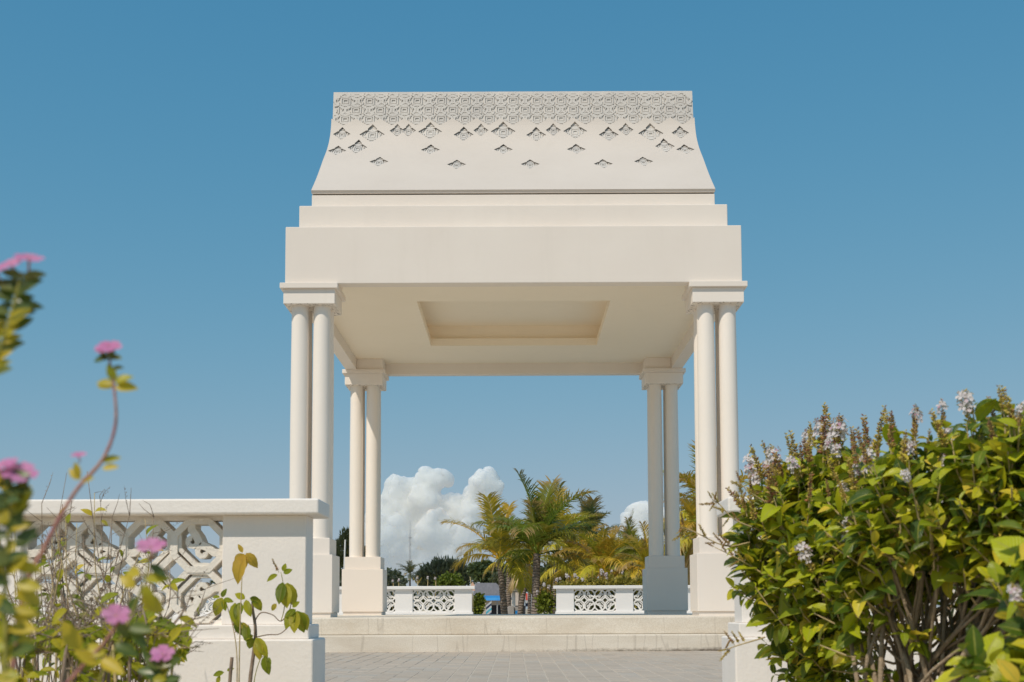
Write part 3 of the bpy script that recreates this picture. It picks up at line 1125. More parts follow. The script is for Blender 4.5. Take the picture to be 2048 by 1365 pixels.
def put(name, me, parent, p, zdir, size, spin=0.0):
    o = bpy.data.objects.new(name, me)
    COL.objects.link(o)
    o.parent = parent
    z = Vector(zdir).normalized()
    m = z.to_track_quat('Z', 'Y').to_matrix() @ Matrix.Rotation(spin, 3, 'Z')
    mm = m.to_4x4()
    mm.translation = Vector(p) - org(parent)
    o.matrix_local = mm @ Matrix.Diagonal((size, size, size, 1))
    return o


CAMP = Vector((0, 0, EYE))


def in_view(p, margin=60):
    v = CAM_M.transposed() @ (Vector(p) - CAMP)
    if v.z > -0.3:
        return None
    x = 1024 + FPX * v.x / -v.z - SX * 2048
    y = 682.5 - FPX * v.y / -v.z + SY * 2048
    return (x, y) if -margin < x < 2048 + margin and -margin < y < 1365 + margin else None


def shrub(name, label, cat, ells, base, n_twig, leaf_len, seed, group=None, spikes=(0, 0), spike_len=0.12, bare=None, n_single=300, mats=None, stems=14, stem_r=0.009, face=0.35, sizevar=0.5, cull=True, lm=None):
    """leafy shrub: stems from the base, twigs over the surface of lumpy ellipsoids, paired leaves on every twig"""
    rg = random.Random(seed)
    t = thing(name, label, cat, base, group)
    Lv = Leaves()
    SV, SF = [], []
    tips = []
    area = [e[3] * e[5] + e[3] * e[4] for e in ells]
    guard = 0
    while len(tips) < n_twig and guard < n_twig * 40:
        guard += 1
        e = rg.choices(ells, area)[0]
        d = Vector((rg.gauss(0, 1), rg.gauss(0, 1), rg.gauss(0.1, 1))).normalized()
        if d.y > face and rg.random() < 0.75:
            continue
        p = Vector((e[0] + d.x * e[3], e[1] + d.y * e[4], e[2] + d.z * e[5]))
        if p.z < 0.06:
            continue
        if any(((p.x - q[0]) / q[3]) ** 2 + ((p.y - q[1]) / q[4]) ** 2 + ((p.z - q[2]) / q[5]) ** 2 < 0.72 for q in ells if q is not e):
            continue
        if bare and bare(p) and rg.random() < 0.93:
            continue
        nrm = Vector((d.x / e[3], d.y / e[4], d.z / e[5])).normalized()
        p = p + nrm * rg.uniform(-0.05, 0.055) + Vector((0, 0, max(0.0, nrm.z) * rg.uniform(0, 0.05)))
        tips.append((p, nrm, Vector(e[:3])))
    stem_tops = []
    for (p, nrm, c) in tips:
        ax = (nrm * 0.8 + Vector((rg.uniform(-.35, .35), rg.uniform(-.35, .35), 0.75 + rg.uniform(-.3, .3)))).normalized()
        ln = rg.uniform(0.10, 0.22) * (leaf_len / 0.08)
        root = p - ax * ln * 0.9 - nrm * 0.03
        end = root + ax * ln * 1.05
        mid = (root + end) / 2 + Vector((rg.uniform(-.015, .015), rg.uniform(-.015, .015), -0.01))
        tube([root, mid, end], [stem_r * 0.34, stem_r * 0.28, stem_r * 0.18], 4, SV, SF, False)
        nn = rg.choice((3, 4, 4, 5))
        ph = rg.uniform(0, PI)
        fr_ = frame(ax.orthogonal(), ax)
        for i in range(nn):
            q = root + (end - root) * (0.25 + 0.75 * i / (nn - 1))
            for sgn in (0, PI):
                a = ph + i * PI / 2 + sgn + rg.uniform(-.4, .4)
                side = fr_ @ Vector((math.cos(a), math.sin(a), 0))
                dd = (side + ax * rg.uniform(0.2, 1.2) + Vector((rg.uniform(-.3, .3), rg.uniform(-.3, .2), rg.uniform(-.45, .6)))).normalized()
                s = leaf_len * rg.uniform(1 - sizevar, 1 + sizevar) * (0.62 if i == nn - 1 else 1.0)
                Lv.add(q + side * 0.003, dd, Vector((rg.uniform(-.7, .5), rg.uniform(-.75, .35), 0.75)).normalized(), s, rg.randrange(6))
        stem_tops.append((root, c))
    # stems from the ground to the inner ends of twigs
    for i in range(stems):
        a = rg.uniform(0, 2 * PI)
        r = math.sqrt(rg.random())
        e = rg.choice(ells)
        b = Vector((base[0] + r * math.cos(a) * 0.16, base[1] + r * math.sin(a) * 0.16, base[2] - 0.02))
        tgt, c = rg.choice(stem_tops)
        m1 = b + Vector((rg.uniform(-.03, .03) + (tgt.x - b.x) * 0.15, (tgt.y - b.y) * 0.15, (tgt.z - b.z) * 0.45))
        m2 = b.lerp(tgt, 0.7) + Vector((rg.uniform(-.03, .03), rg.uniform(-.03, .03), 0.05))
        rr = stem_r * rg.uniform(0.6, 1.1)
        V, F = tube(smooth_path([b, m1, m2, tgt], 4), [rr * (1 - 0.055 * k) for k in range(13)], 6)
        mk('stem', V, F, M['stem_bark'], t, True)
    for (root, c) in stem_tops:
        if rg.random() < 0.45:
            inner = root.lerp(Vector((c.x, c.y, max(0.15, c.z - 0.15))), rg.uniform(0.35, 0.7))
            tube([inner, inner.lerp(root, .5) + Vector((0, 0, -.01)), root], [stem_r * 0.5, stem_r * 0.42, stem_r * 0.32], 5, SV, SF, False)
    tw = mk('twigs', SV, SF, M['straw'], t, True)
    tw['kind'] = 'stuff'
    # leaves that show largest are parts, the others one mass
    sc_ = []
    for i, (p, m, s, k) in enumerate(Lv.L):
        v = in_view(p)
        d = (p - CAMP).length
        near = min(((p.x - q[0]) ** 2 + (p.z - q[2]) ** 2) for q in ells)
        sc_.append((0 if v is None else s / d * (1.5 if p.y < min(q[1] for q in ells) else 1.0) * (0.5 + abs((m @ Vector((0, 0, 1))).dot((CAMP - p).normalized()))), i))
    order = [i for s_, i in sorted(sc_, reverse=True)]
    vis = [i for s_, i in sc_ if s_ > 0]
    ns = min(n_single, len(vis))
    Lv.single('leaf', lm or LM_HEDGE, t, order[:ns])
    if len(order) > ns:
        o = Lv.joined('foliage', mats or M['hedge_leaf'], t, LEAF, order[ns:])
        o['kind'] = 'stuff'
    # flower spikes from the upper and outer twigs
    up = [q for q in tips if q[1].z > 0.1 or q[1].x < -0.5 or rg.random() < 0.25]
    rg.shuffle(up)
    nb, nd = spikes
    up.sort(key=lambda q: -(q[1].z > 0.4) * rg.random() - 0.35 * rg.random())
    for i, (p, nrm, c) in enumerate(up[:nb + nd]):
        ax = (nrm * 0.5 + Vector((rg.uniform(-.3, .3), rg.uniform(-.3, .3), 0.9))).normalized()
        me = rg.choice(SPIKE_B) if i < nb else rg.choice(SPIKE_D)
        put('flower_spike', me, t, p - ax * 0.02, ax, spike_len * rg.uniform(0.6, 1.25), rg.uniform(0, 6))
    return t


SG = 'flowering shrubs beside the right wall'


def bare_a(p):
    v = in_view(p)
    return v is not None and 1690 < v[0] < 1985 and 1120 + abs(v[0] - 1850) * 0.5 < v[1]


shrub('flowering_shrub', 'broad yellow green shrub with dry brown flower spikes in front of the right wall end', 'shrub',
      [(1.07, 4.45, 0.70, 0.25, 0.42, 0.26), (1.11, 4.5, 0.46, 0.17, 0.36, 0.27), (1.17, 4.5, 0.86, 0.24, 0.40, 0.20), (1.30, 4.4, 0.55, 0.28, 0.45, 0.33)],
      (1.25, 4.45, 0.0), 520, 0.073, 11, SG, (18, 55), 0.145, bare_a, 300)
shrub('flowering_shrub', 'tall shrub with white flower spikes and bare grey stems along the photo right side', 'shrub',
      [(1.26, 3.75, 0.765, 0.26, 0.34, 0.22), (1.42, 3.55, 0.815, 0.24, 0.34, 0.22), (1.28, 3.9, 0.50, 0.30, 0.36, 0.26), (1.48, 3.6, 0.62, 0.25, 0.36, 0.32)],
      (1.22, 3.75, 0.0), 480, 0.067, 12, SG, (32, 26), 0.125, bare_a, 300, stems=70, stem_r=0.011)
shrub('flowering_shrub', 'nearest shrub with big blurred leaves in the lower right corner', 'shrub',
      [(1.10, 2.40, 0.42, 0.17, 0.22, 0.16), (1.12, 2.35, 0.62, 0.13, 0.2, 0.10)],
      (1.15, 2.4, 0.0), 130, 0.078, 13, SG, (3, 4), 0.12, None, 300, stems=10)
# a few long flowering shoots that stick out to the left of the shrub, over the wall end
sh = [o for o in bpy.data.objects if o.name == 'flowering_shrub'][0]
rg = random.Random(5)
for pts in ([(1500, 1085), (1450, 1092), (1385, 1062), (1363, 1055)], [(1520, 1060), (1470, 1040), (1440, 1010), (1425, 1000)], [(1530, 1150), (1480, 1120), (1430, 1095)],
            [(1540, 1010), (1500, 985), (1478, 965)], [(1530, 1275), (1480, 1290), (1450, 1300)]):
    P = smooth_path([at(x, y, 4.35) for x, y in pts], 4)
    V, F = tube(P, [0.003 - 0.0015 * i / len(P) for i in range(len(P))], 5)
    mk('flower_shoot', V, F, M['straw'], sh, True)
    for q in P[3:]:
        put('flower_spike', rg.choice(SPIKE_D), sh, q, Vector((rg.uniform(-.8, .1), rg.uniform(-.6, .2), rg.uniform(-.5, .8))), rg.uniform(0.04, 0.075), rg.uniform(0, 6))


# ---------------------------------------------------------------- sprig in front of the left pier
def hang_leaf(Lv, p, px_dir, size, rg, k=None):
    d = Vector((px_dir[0], rg.uniform(-.25, .1), px_dir[1])).normalized()
    Lv.add(p, d, Vector((rg.uniform(-.3, .3), -1, 0.35)), size, rg.randrange(6) if k is None else k)


rg = random.Random(3)
Y0 = 5.38
sp = thing('sprig_plant', 'young shrub with few drooping green leaves casting shadows on the white plinth', 'plant', tuple(at(500, 1436, Y0) * 1.0)[:2] + (0.0,))


def stem(parent, pts, Y, r0, r1, mat, name='stem', n=6):
    P = smooth_path([at(x, y, Y + (dy[0] if dy else 0)) for x, y, *dy in pts], 5)
    V, F = tube(P, [r0 + (r1 - r0) * i / (len(P) - 1) for i in range(len(P))], n)
    return mk(name, V, F, mat, parent, True)


stem(sp, [(498, 1440), (500, 1365), (511, 1270), (505, 1215), (508, 1195)], Y0, 0.010, 0.005, M['twig'])
stem(sp, [(508, 1245), (522, 1226), (545, 1230), (562, 1243), (578, 1222), (583, 1205)], Y0, 0.003, 0.002, M['twig'])
stem(sp, [(511, 1275), (535, 1270), (560, 1268), (580, 1250), (588, 1235)], Y0, 0.003, 0.0018, M['twig'])
stem(sp, [(562, 1243), (568, 1220), (570, 1190), (562, 1145)], Y0, 0.0022, 0.0015, M['green_stem'])
stem(sp, [(470, 1440), (474, 1365), (473, 1300), (465, 1250), (452, 1205)], Y0, 0.003, 0.0018, M['straw'])
stem(sp, [(456, 1440), (460, 1360), (464, 1315)], Y0 - 0.05, 0.008, 0.0075, M['twig'])
stem(sp, [(503, 1440), (508, 1365), (520, 1320), (530, 1312)], Y0 - 0.04, 0.0025, 0.0015, M['green_stem'])
Lv = Leaves()
PXM = Y0 / FPX
for (x, y, dx, dz, L) in [(566, 1165, -.15, -1, 42), (574, 1166, .25, -1, 50), (571, 1168, .0, -1, 46), (555, 1150, -.8, -.4, 24), (567, 1147, .6, .3, 18), (566, 1143, .3, .9, 16), (553, 1208, -.6, -.7, 18),
                          (470, 1206, .1, -1, 46), (482, 1205, -.3, -1, 34), (492, 1200, .3, -.9, 34), (490, 1198, -.5, .3, 22), (500, 1196, .8, -.3, 22), (507, 1195, .5, -.8, 30), (475, 1240, .2, -1, 34), (485, 1245, .5, -.9, 30), (492, 1248, .1, -1, 36),
                          (445, 1196, -.5, -1, 40), (444, 1195, .3, .8, 18), (447, 1199, .9, -.2, 20), (440, 1195, -.9, .1, 16), (446, 1200, .2, -.8, 22),
                          (505, 1275, -.3, -.8, 28), (512, 1276, .6, -.9, 44), (515, 1278, .1, -1, 40), (507, 1272, -.7, -.2, 20), (530, 1312, .15, -1, 38), (538, 1315, .1, -1, 20),
                          (588, 1222, -.5, -1, 38), (590, 1222, .0, -1, 42), (594, 1222, .35, -1, 44), (598, 1225, .6, -.9, 40), (592, 1220, -.9, -.5, 26), (585, 1215, .6, .5, 18),
                          (448, 1345, -.7, -.2, 22), (454, 1342, .5, .2, 14), (440, 1352, -.3, -.9, 18)]:
    hang_leaf(Lv, at(x, y, Y0 - 0.02), (dx, dz), L * PXM * 1.08, rg)
Lv.single('leaf', LM_GREEN, sp)
for (x, y, dx) in ((488, 1262, .3), (476, 1250, -.4), (558, 1126, -.5)):
    put('flower_spike', SPIKE_D[0], sp, at(x, y + 20, Y0), Vector((dx, 0, 1)), 0.07)

yp = thing('yellow_sprig', 'straw coloured stem topped with four withered yellow leaves before the white pier', 'plant', tuple(at(477, 1430, 5.3))[:2] + (0.0,))
stem(yp, [(477, 1440), (479, 1300), (482, 1200), (486, 1112)], 5.3, 0.0035, 0.0018, M['straw'])
Lv = Leaves()
for (x, y, dx, dz, L, k) in [(486, 1108, -.75, -.75, 30, 1), (487, 1108, -.25, -1, 64, 5), (489, 1109, .05, -1, 30, 0), (492, 1107, .75, -.8, 38, 4), (485, 1106, -.45, .9, 20, 2)]:
    hang_leaf(Lv, at(x, y, 5.3), (dx, dz), L * 5.3 / FPX, rg, k)
Lv.single('leaf', LM_YELLOW, yp)

# ---------------------------------------------------------------- dry shrub before the left pierced panel
rg = random.Random(21)


def dry_shrub(label, x0, x1, ytop, Y, nst, seed, leaf_n, lmesh, base_px, thick=0.0035):
    rg = random.Random(seed)
    b = at((x0 + x1) / 2, 1400, Y)
    t = thing('dry_shrub', label, 'shrub', (b.x, Y, 0.0), 'dry shrubs before the left wall')
    Lv = Leaves()
    SV, SF = [], []
    for i in range(nst):
        bx = rg.uniform(x0, x1)
        tx = bx + rg.uniform(-90, 110)
        ty = ytop + abs(rg.gauss(0, 0.45)) * (1365 - ytop) * 0.9
        yy = Y + rg.uniform(-.25, .25)
        P0 = at(bx, 1420, yy)
        P0.z = 0.0
        P1 = at(bx + (tx - bx) * 0.3 + rg.uniform(-15, 15), 1300, yy + rg.uniform(-.05, .05))
        P2 = at(bx + (tx - bx) * 0.65 + rg.uniform(-18, 18), (1300 + ty) / 2, yy + rg.uniform(-.06, .06))
        P3 = at(tx, ty, yy + rg.uniform(-.08, .08))
        P = smooth_path([P0, P1, P2, P3], 4)
        r0 = thick * rg.uniform(0.6, 1.5)
        V, F = tube(P, [r0 * (1 - 0.8 * k / len(P)) + 0.0006 for k in range(len(P))], 5)
        mk('stem', V, F, M['twig'] if rg.random() < 0.7 else M['straw'], t, True)
        for j in range(rg.randrange(3, 8)):
            q = P[rg.randrange(4, len(P))]
            d = Vector((rg.uniform(-1, 1), rg.uniform(-.5, .4), rg.uniform(-.1, 1))).normalized() * rg.uniform(0.05, 0.16)
            mid = q + d * 0.5 + Vector((rg.uniform(-.012, .012), 0, rg.uniform(-.012, .02)))
            tube([q, mid, q + d], [0.0016, 0.0012, 0.0006], 4, SV, SF, False)
            if rg.random() < 0.5:
                for w_ in range(5):          # bare seed stalk with tiny capsules
                    c = q + d * (0.4 + 0.12 * w_)
                    e = Vector((rg.uniform(-1, 1), rg.uniform(-1, 1), rg.uniform(-.2, 1))).normalized() * 0.006
                    tube([c, c + e], [0.0008, 0.0016], 4, SV, SF, False)
        for j in range(leaf_n):
            k = rg.randrange(3, len(P) - 1)
            q = P[k]
            lo = (q.z < 0.45)
            if not lo and rg.random() < 0.55:
                continue
            d = Vector((rg.uniform(-1, 1), rg.uniform(-.9, .3), rg.uniform(-.7, .8)))
            Lv.add(q, d, Vector((rg.uniform(-.4, .4), -.6, .8)), rg.uniform(0.03, 0.068), rg.randrange(6))
    tw = mk('twigs', SV, SF, M['twig'], t, True)
    tw['kind'] = 'stuff'
    Lv.single('leaf', lmesh, t, range(min(300, len(Lv.L))))
    return t


dry_shrub('tangled dry twiggy shrub with sparse yellowing leaves before the pierced left wall', -40, 330, 1000, 4.9, 46, 5, 7, LM_GREEN, None)
dry_shrub('thin grey leafless twigs rising above the left wall cap', -30, 300, 930, 5.35, 18, 6, 2, LM_GOLD, None, 0.0028)
dry_shrub('low leafy green weeds at the bottom left under the twigs', -60, 330, 1190, 3.3, 48, 8, 10, LM_WEED, None, 0.0035)

# ---------------------------------------------------------------- periwinkles close to the camera


def flower_mesh(seed):
    rg = random.Random(seed)
    V, F, U = [], [], []
    petal(V, F, U, Vector((0, 0, 0)), Vector((0, 0, 1)), 1.0, 5, 0.72, rg.uniform(0.05, 0.3))
    mi = [0] * len(F)
    tube([(0, 0, -1.0), (0, 0, -0.5), (0, 0, 0.03)], [0.10, 0.09, 0.12], 6, V, F)
    mi += [1] * (len(F) - len(mi))
    U += [(0.2, 0.5)] * (len(V) - len(U))
    me = mesh('flower', V, F, [M['petal_pink'], M['pink_stem']], False, U)
    me.polygons.foreach_set('material_index', mi)
    return me


FLOW = [flower_mesh(1), flower_mesh(4), flower_mesh(6)]


def periwinkle(label, Y, path, flowers, leafs, stem_m='pink_stem', r=0.0028, cl=None, seed=1):
    rg = random.Random(seed)
    p0 = at(path[0][0], path[0][1], Y)
    b = Vector((p0.x - 0.06, Y + 0.05, 0.0))
    t = thing('periwinkle', label, 'flower', tuple(b), 'pink periwinkles near the camera')
    P = smooth_path([b, Vector((p0.x - 0.03, Y + 0.03, max(0.02, p0.z * 0.5)))] + [at(x, y, Y) for x, y in path], 5)
    V, F = tube(P, [r * (1.25 - 0.75 * i / len(P)) for i in range(len(P))], 6)
    mk('stem', V, F, M[stem_m], t, True)
    for (x, y, w, ax, az) in flowers:
        put('flower', rg.choice(FLOW), t, at(x, y, Y), Vector((ax, -rg.uniform(0.5, 0.95), az)), 0.88 * w / 2 * Y / FPX, rg.uniform(0, 2))
    L1, L2 = Leaves(), Leaves()
    for (x, y, dx, dz, L, k) in leafs:
        (L2 if k else L1).add(at(x, y, Y), Vector((dx, rg.uniform(-.4, .3), dz)), Vector((rg.uniform(-.4, .4), -1, .5)), 1.15 * L * Y / FPX, rg.randrange(3))
    L1.single('leaf', LM_PERI, t)
    L2.single('leaf', LM_GOLD, t)
    return t


rg = random.Random(9)
lf = []
for i in range(17):
    y = 555 + i * 12
    x = 46 - 0.30 * (y - 545)
    for s in (-1, 1):
        k = 1 if (y > 640 and rg.random() < 0.45) else 0
        lf.append((x, y, s * rg.uniform(.7, 1), rg.uniform(.1, .8), rg.uniform(34, 56) * (1.0 if y < 680 else 0.8), k))
periwinkle('tallest pink periwinkle with dark leafy stem at the upper left edge', 1.2, [(-70, 1000), (-40, 860), (-12, 740), (20, 640), (44, 545)], [(58, 517, 66, .2, 1), (22, 528, 60, -.3, 1), (-8, 545, 50, -.4, .8)], lf, 'green_stem', seed=2)
lf = [(222, 715, .5, -.1, 26, 0), (214, 715, -.5, -.1, 26, 0), (220, 722, .2, .6, 24, 0), (214, 722, -.4, .6, 24, 0), (224, 738, .9, .1, 22, 0), (228, 764, -.25, 1, 34, 1), (230, 766, .8, .45, 34, 1), (230, 776, 1, .15, 40, 1), (226, 776, -.9, .35, 36, 1), (226, 770, -.9, .2, 34, 1),
      (205, 925, .7, .3, 34, 1), (205, 938, .9, .1, 30, 1), (160, 960, -.5, .6, 30, 1), (162, 965, .6, .2, 26, 1), (158, 955, -.2, .9, 28, 1)]
periwinkle('slender pink periwinkle on a long curved mauve stem above the left wall', 1.35, [(40, 1230), (92, 1090), (150, 985), (205, 920), (231, 850), (228, 775), (219, 720)], [(218, 694, 58, .05, 1), (214, 700, 54, -.1, 1), (158, 912, 34, .0, 1)], lf, 'pink_stem', 0.0026, seed=3)
lf = []
for i in range(14):
    y = 965 + i * 13
    for s in (-1, 1):
        lf.append((18 + rg.uniform(-14, 14), y, s * rg.uniform(.4, 1), rg.uniform(-.2, .9), rg.uniform(40, 64), 1 if rg.random() < .25 else 0))
for i in range(13):
    y = 1130 + i * 18
    for s in (-1, 1):
        lf.append((14 + rg.uniform(-24, 24), y, s * rg.uniform(.4, 1), rg.uniform(-.4, .8), rg.uniform(36, 60), 1 if rg.random() < .7 else 0))
periwinkle('blurred pink periwinkle above dark leaves at the left edge', 1.2, [(8, 1365), (10, 1200), (16, 1080), (26, 975)], [(38, 945, 80, .25, .8), (10, 930, 60, -.2, .9)], lf, 'green_stem', seed=4)
lf = [(300, 1130, .8, -.6, 36, 0), (280, 1150, -.7, .2, 40, 1), (290, 1160, .8, .1, 44, 1), (285, 1190, .6, -.6, 50, 1), (278, 1195, -.5, -.7, 46, 0), (290, 1170, .3, -.9, 44, 1), (270, 1175, -.6, .5, 36, 1)]
periwinkle('pink periwinkle blooming before the right end of the pierced panel', 1.5, [(180, 1420), (250, 1260), (282, 1180), (300, 1112)], [(302, 1095, 66, .1, 1)], lf, 'green_stem', 0.0018, seed=5)
lf = [(255, 1255, .9, -.1, 50, 0), (262, 1258, .6, -.8, 46, 0), (230, 1290, .9, -.3, 46, 0), (210, 1310, -.6, .3, 44, 1), (235, 1245, .5, -.8, 36, 0), (196, 1330, -.7, .5, 48, 1), (200, 1320, .8, -.4, 54, 1), (160, 1300, -.4, .8, 60, 1)]
periwinkle('pink periwinkle tilted on a rosy stem at the lower left', 1.4, [(90, 1440), (150, 1350), (205, 1290), (238, 1244)], [(232, 1232, 62, .3, .9)], lf, 'pink_stem', 0.0028, seed=6)
lf = []
for i in range(11):
    for s in (-1, 1):
        lf.append((322 + rg.uniform(-14, 14), 1328 + i * 9, s * rg.uniform(.3, 1), rg.uniform(-.1, .9), rg.uniform(26, 42), 1 if rg.random() < .15 else 0))
periwinkle('lowest pink periwinkle over a dense tuft of dark leaves near the plinth', 1.75, [(318, 1460), (322, 1400), (324, 1322)], [(325, 1308, 52, .15, 1), (316, 1312, 40, -.3, .9)], lf, 'green_stem', seed=7)


# ------------------------------------------------------------------ palms


def frond_mesh(elev, bend, seed, nl=40, sag=0.5, vee=0.25):
    """coconut frond of unit length: arched rib, two rows of hanging leaflets; starts at the origin along +x"""
    rg = random.Random(seed)
    V, F, U, mi = [], [], [], []
    N = 14
    P = [Vector((0, 0, 0))]
    tw = rg.uniform(-.25, .25)
    for i in range(N):
        t = (i + 0.5) / N
        a = R(elev) - R(bend) * t ** 1.4
        P.append(P[-1] + Vector((math.cos(a), tw * 0.35 * t, math.sin(a))) / N)
    tube(P, [0.014 * (1 - 0.9 * i / N) + 0.0012 for i in range(N + 1)], 5, V, F)
    U += [(0.1, 0.0)] * len(V)
    mi += [1] * len(F)

    def pt(t):
        k = min(N - 1, int(t * N))
        return P[k].lerp(P[k + 1], t * N - k), (P[k + 1] - P[k]).normalized()
    for i in range(nl):
        t = 0.16 + 0.84 * (i + rg.uniform(-.2, .2)) / nl
        t = min(0.995, max(0.1, t))
        p, tg = pt(t)
        side = tg.cross(Vector((0, 0, 1)))
        if side.length < 0.1:
            side = Vector((0, 1, 0))
        side.normalize()
        upv = side.cross(tg)
        ll = 0.33 * (math.sin(PI * (0.10 + 0.80 * t)) ** 0.6) * rg.uniform(0.75, 1.15)
        for s in (-1, 1):
            d = (side * s * 0.85 + tg * (0.45 + 0.55 * t) + upv * (vee + rg.uniform(-.12, .12))).normalized()
            wv = d.cross(upv * s + side * 0.2).normalized() * rg.uniform(0.009, 0.0125)
            b = len(V)
            g = Vector((0, 0, -1))
            q = sag * rg.uniform(0.4, 1.9)
            p1 = p + d * ll * 0.45 + g * ll * 0.10 * q
            d2 = (d + g * q).normalized()
            p2 = p1 + d2 * ll * 0.30
            d3 = (d2 + g * q * 0.8).normalized()
            p3 = p2 + d3 * ll * 0.28
            V += [tuple(p - wv * .5), tuple(p + wv * .5), tuple(p1 - wv), tuple(p1 + wv), tuple(p2 - wv * .7), tuple(p2 + wv * .7), tuple(p3)]
            U += [(t, 0), (t, 0), (t, .4), (t, .4), (t, .75), (t, .75), (t, 1)]
            F += [(b, b + 1, b + 3, b + 2), (b + 2, b + 3, b + 5, b + 4), (b + 4, b + 5, b + 6)]
            mi += [0, 0, 0]
    me = mesh('frond', V, F, [M['palm_leaf'], M['palm_rib']], False, U)
    me.polygons.foreach_set('material_index', mi)
    return me


FR = {}
for nm, (el, bd, sag, vee) in dict(up=(84, 30, 0.3, .45), high=(66, 62, 0.4, .4), mid=(42, 80, 0.55, .3), low=(14, 78, 0.75, .15), hang=(-20, 65, 0.9, .0), dead=(-52, 32, 1.3, -.2)).items():
    FR[nm] = [frond_mesh(el, bd, 100 + k, sag=sag, vee=vee) for k in range(4)]
GREEN, YELL, DARK, OLIVE, DEAD = (0.105, 0.15, 0.018), (0.58, 0.44, 0.045), (0.045, 0.08, 0.03), (0.27, 0.26, 0.026), (0.48, 0.36, 0.20)


def palm(label, px, py, Y, L, spec, seed, col=GREEN, col2=YELL, lean=0.0, tr=0.17, base_z=-1.2, mixp=0.3, zoff=0.0):
    """coconut palm whose crown is at image point (px, py), distance Y; spec: (kind, number) list; L frond length in metres"""
    rg = random.Random(seed)
    c = at(px, py, Y)
    b = Vector((c.x - lean, Y, base_z - 0.05))
    t = thing('coconut_palm', label, 'palm tree', (b.x, b.y, base_z), 'coconut palms behind the pavilion')
    h = c.z - b.z
    P = smooth_path([b, b + Vector((lean * 0.15, 0, h * 0.35)), b + Vector((lean * 0.6, 0, h * 0.72)), c], 5)
    n = len(P)
    V, F = tube(P, [tr * (1.35 - 0.35 * min(1, i / (n * 0.25))) * (1 - 0.30 * i / n) for i in range(n)], 10)
    mk('trunk', V, F, M['palm_trunk'], t, True, loc=tuple(b))
    k = 0
    tot = sum(m for _, m in spec)
    for kind, m in spec:
        a0 = rg.uniform(0, 2 * PI)
        for i in range(m):
            a = a0 + 2 * PI * i / m + rg.uniform(-.35, .35)
            o = link('frond', rg.choice(FR[kind]), t, tuple(c + Vector((0, 0, rg.uniform(-.12, .12)))))
            o.rotation_euler = (0, rg.uniform(-.28, .28), a)
            s = L * rg.uniform(0.7, 1.15)
            o.scale = (s, s, s)
            f = rg.random()
            q = mixp + (0.35 if kind in ('low', 'hang') else -0.1)
            cc = DEAD if kind == 'dead' else tuple(col[j] + (col2[j] - col[j]) * min(1, max(0, (rg.random() * 0.6 + (0.55 if f < q else 0.0)))) for j in range(3))
            o.color = (*cc, 1)
    return t


FULL = [('up', 3), ('high', 6), ('mid', 6), ('low', 5), ('hang', 4)]
palm('yellowish palm with dark trunk, leftmost of the palms between the far walls', 999, 1120, 50, 2.75, [('up', 2), ('high', 5), ('mid', 5), ('low', 3)], 1, OLIVE, YELL, -.25, 0.16, mixp=0.5)
palm('tallest green palm with thick trunk in the middle of the far gap', 1074, 1108, 47, 2.8, [('up', 4), ('high', 7), ('mid', 8), ('low', 4)], 2, GREEN, OLIVE, 0.1, 0.19, mixp=0.15)
palm('green palm with upright fronds behind the tallest palm', 1116, 1088, 58, 2.7, [('up', 3), ('high', 6), ('mid', 5), ('low', 4)], 3, OLIVE, YELL, 0.3, 0.15, mixp=0.25)
palm('dark blue green palm with stiff upright fronds rising behind the others', 1176, 1094, 78, 3.1, [('up', 7), ('high', 6), ('mid', 3)], 4, DARK, (0.07, 0.10, 0.03), 0, 0.16, mixp=0.1)
palm('short golden palm just right of the tallest palm', 1152, 1130, 54, 2.1, FULL + [('dead', 3)], 5, OLIVE, YELL, 0.2, 0.14, mixp=0.5)
palm('golden palm with brown hanging fronds over the right far balustrade', 1205, 1143, 46, 2.0, FULL + [('dead', 4)], 6, OLIVE, YELL, 0.2, 0.14, mixp=0.6)
palm('green palm beside the shaded rear pedestal', 1262, 1124, 52, 1.9, FULL + [('dead', 2)], 7, GREEN, OLIVE, -.2, 0.14, mixp=0.3)
palm('small yellow palm half hidden by the shaded rear pedestal', 1296, 1142, 44, 1.6, FULL + [('dead', 4)], 8, (0.20, 0.21, 0.026), YELL, 0.2, 0.13, mixp=0.5)
palm('slim grey palm trunk standing second from the left in the far gap', 1019, 1124, 60, 1.7, [('high', 3), ('mid', 4), ('low', 2)], 9, OLIVE, YELL, 0.1, 0.16, mixp=0.5)
palm('pale ringed palm trunk, left one of the close pair', 1046, 1130, 56, 1.5, [('high', 3), ('mid', 4), ('dead', 2)], 10, GREEN, OLIVE, 0.15, 0.155, mixp=0.2)
palm('leaning ringed palm trunk, right one of the close pair', 1056, 1128, 54, 1.5, [('high', 3), ('mid', 4)], 11, OLIVE, YELL, 0.45, 0.145, mixp=0.3)
palm('thin palm trunk squeezed beside the thick middle trunk', 1061, 1136, 60, 1.3, [('high', 3), ('mid', 3)], 12, OLIVE, YELL, 0.1, 0.10, mixp=0.5)
palm('big yellow fronded palm in the gap between the right columns', 1425, 1030, 43, 2.5, [('up', 2), ('high', 6), ('mid', 8), ('low', 8), ('hang', 5)], 13, OLIVE, YELL, 0.2, 0.18, mixp=0.6)
palm('lower palm with hanging yellow fronds between the right pedestals', 1400, 1075, 40, 1.8, FULL + [('dead', 3)], 14, OLIVE, YELL, 0.2, 0.15, mixp=0.6)
palm('tiny hazy palm far away at the foot of the steel mast', 820, 1149, 165, 2.1, [('up', 3), ('high', 5), ('mid', 5), ('low', 4)], 15, (0.08, 0.10, 0.075), (0.11, 0.12, 0.085), 0, 0.16, mixp=0.1)  # distance haze is put into the frond colours


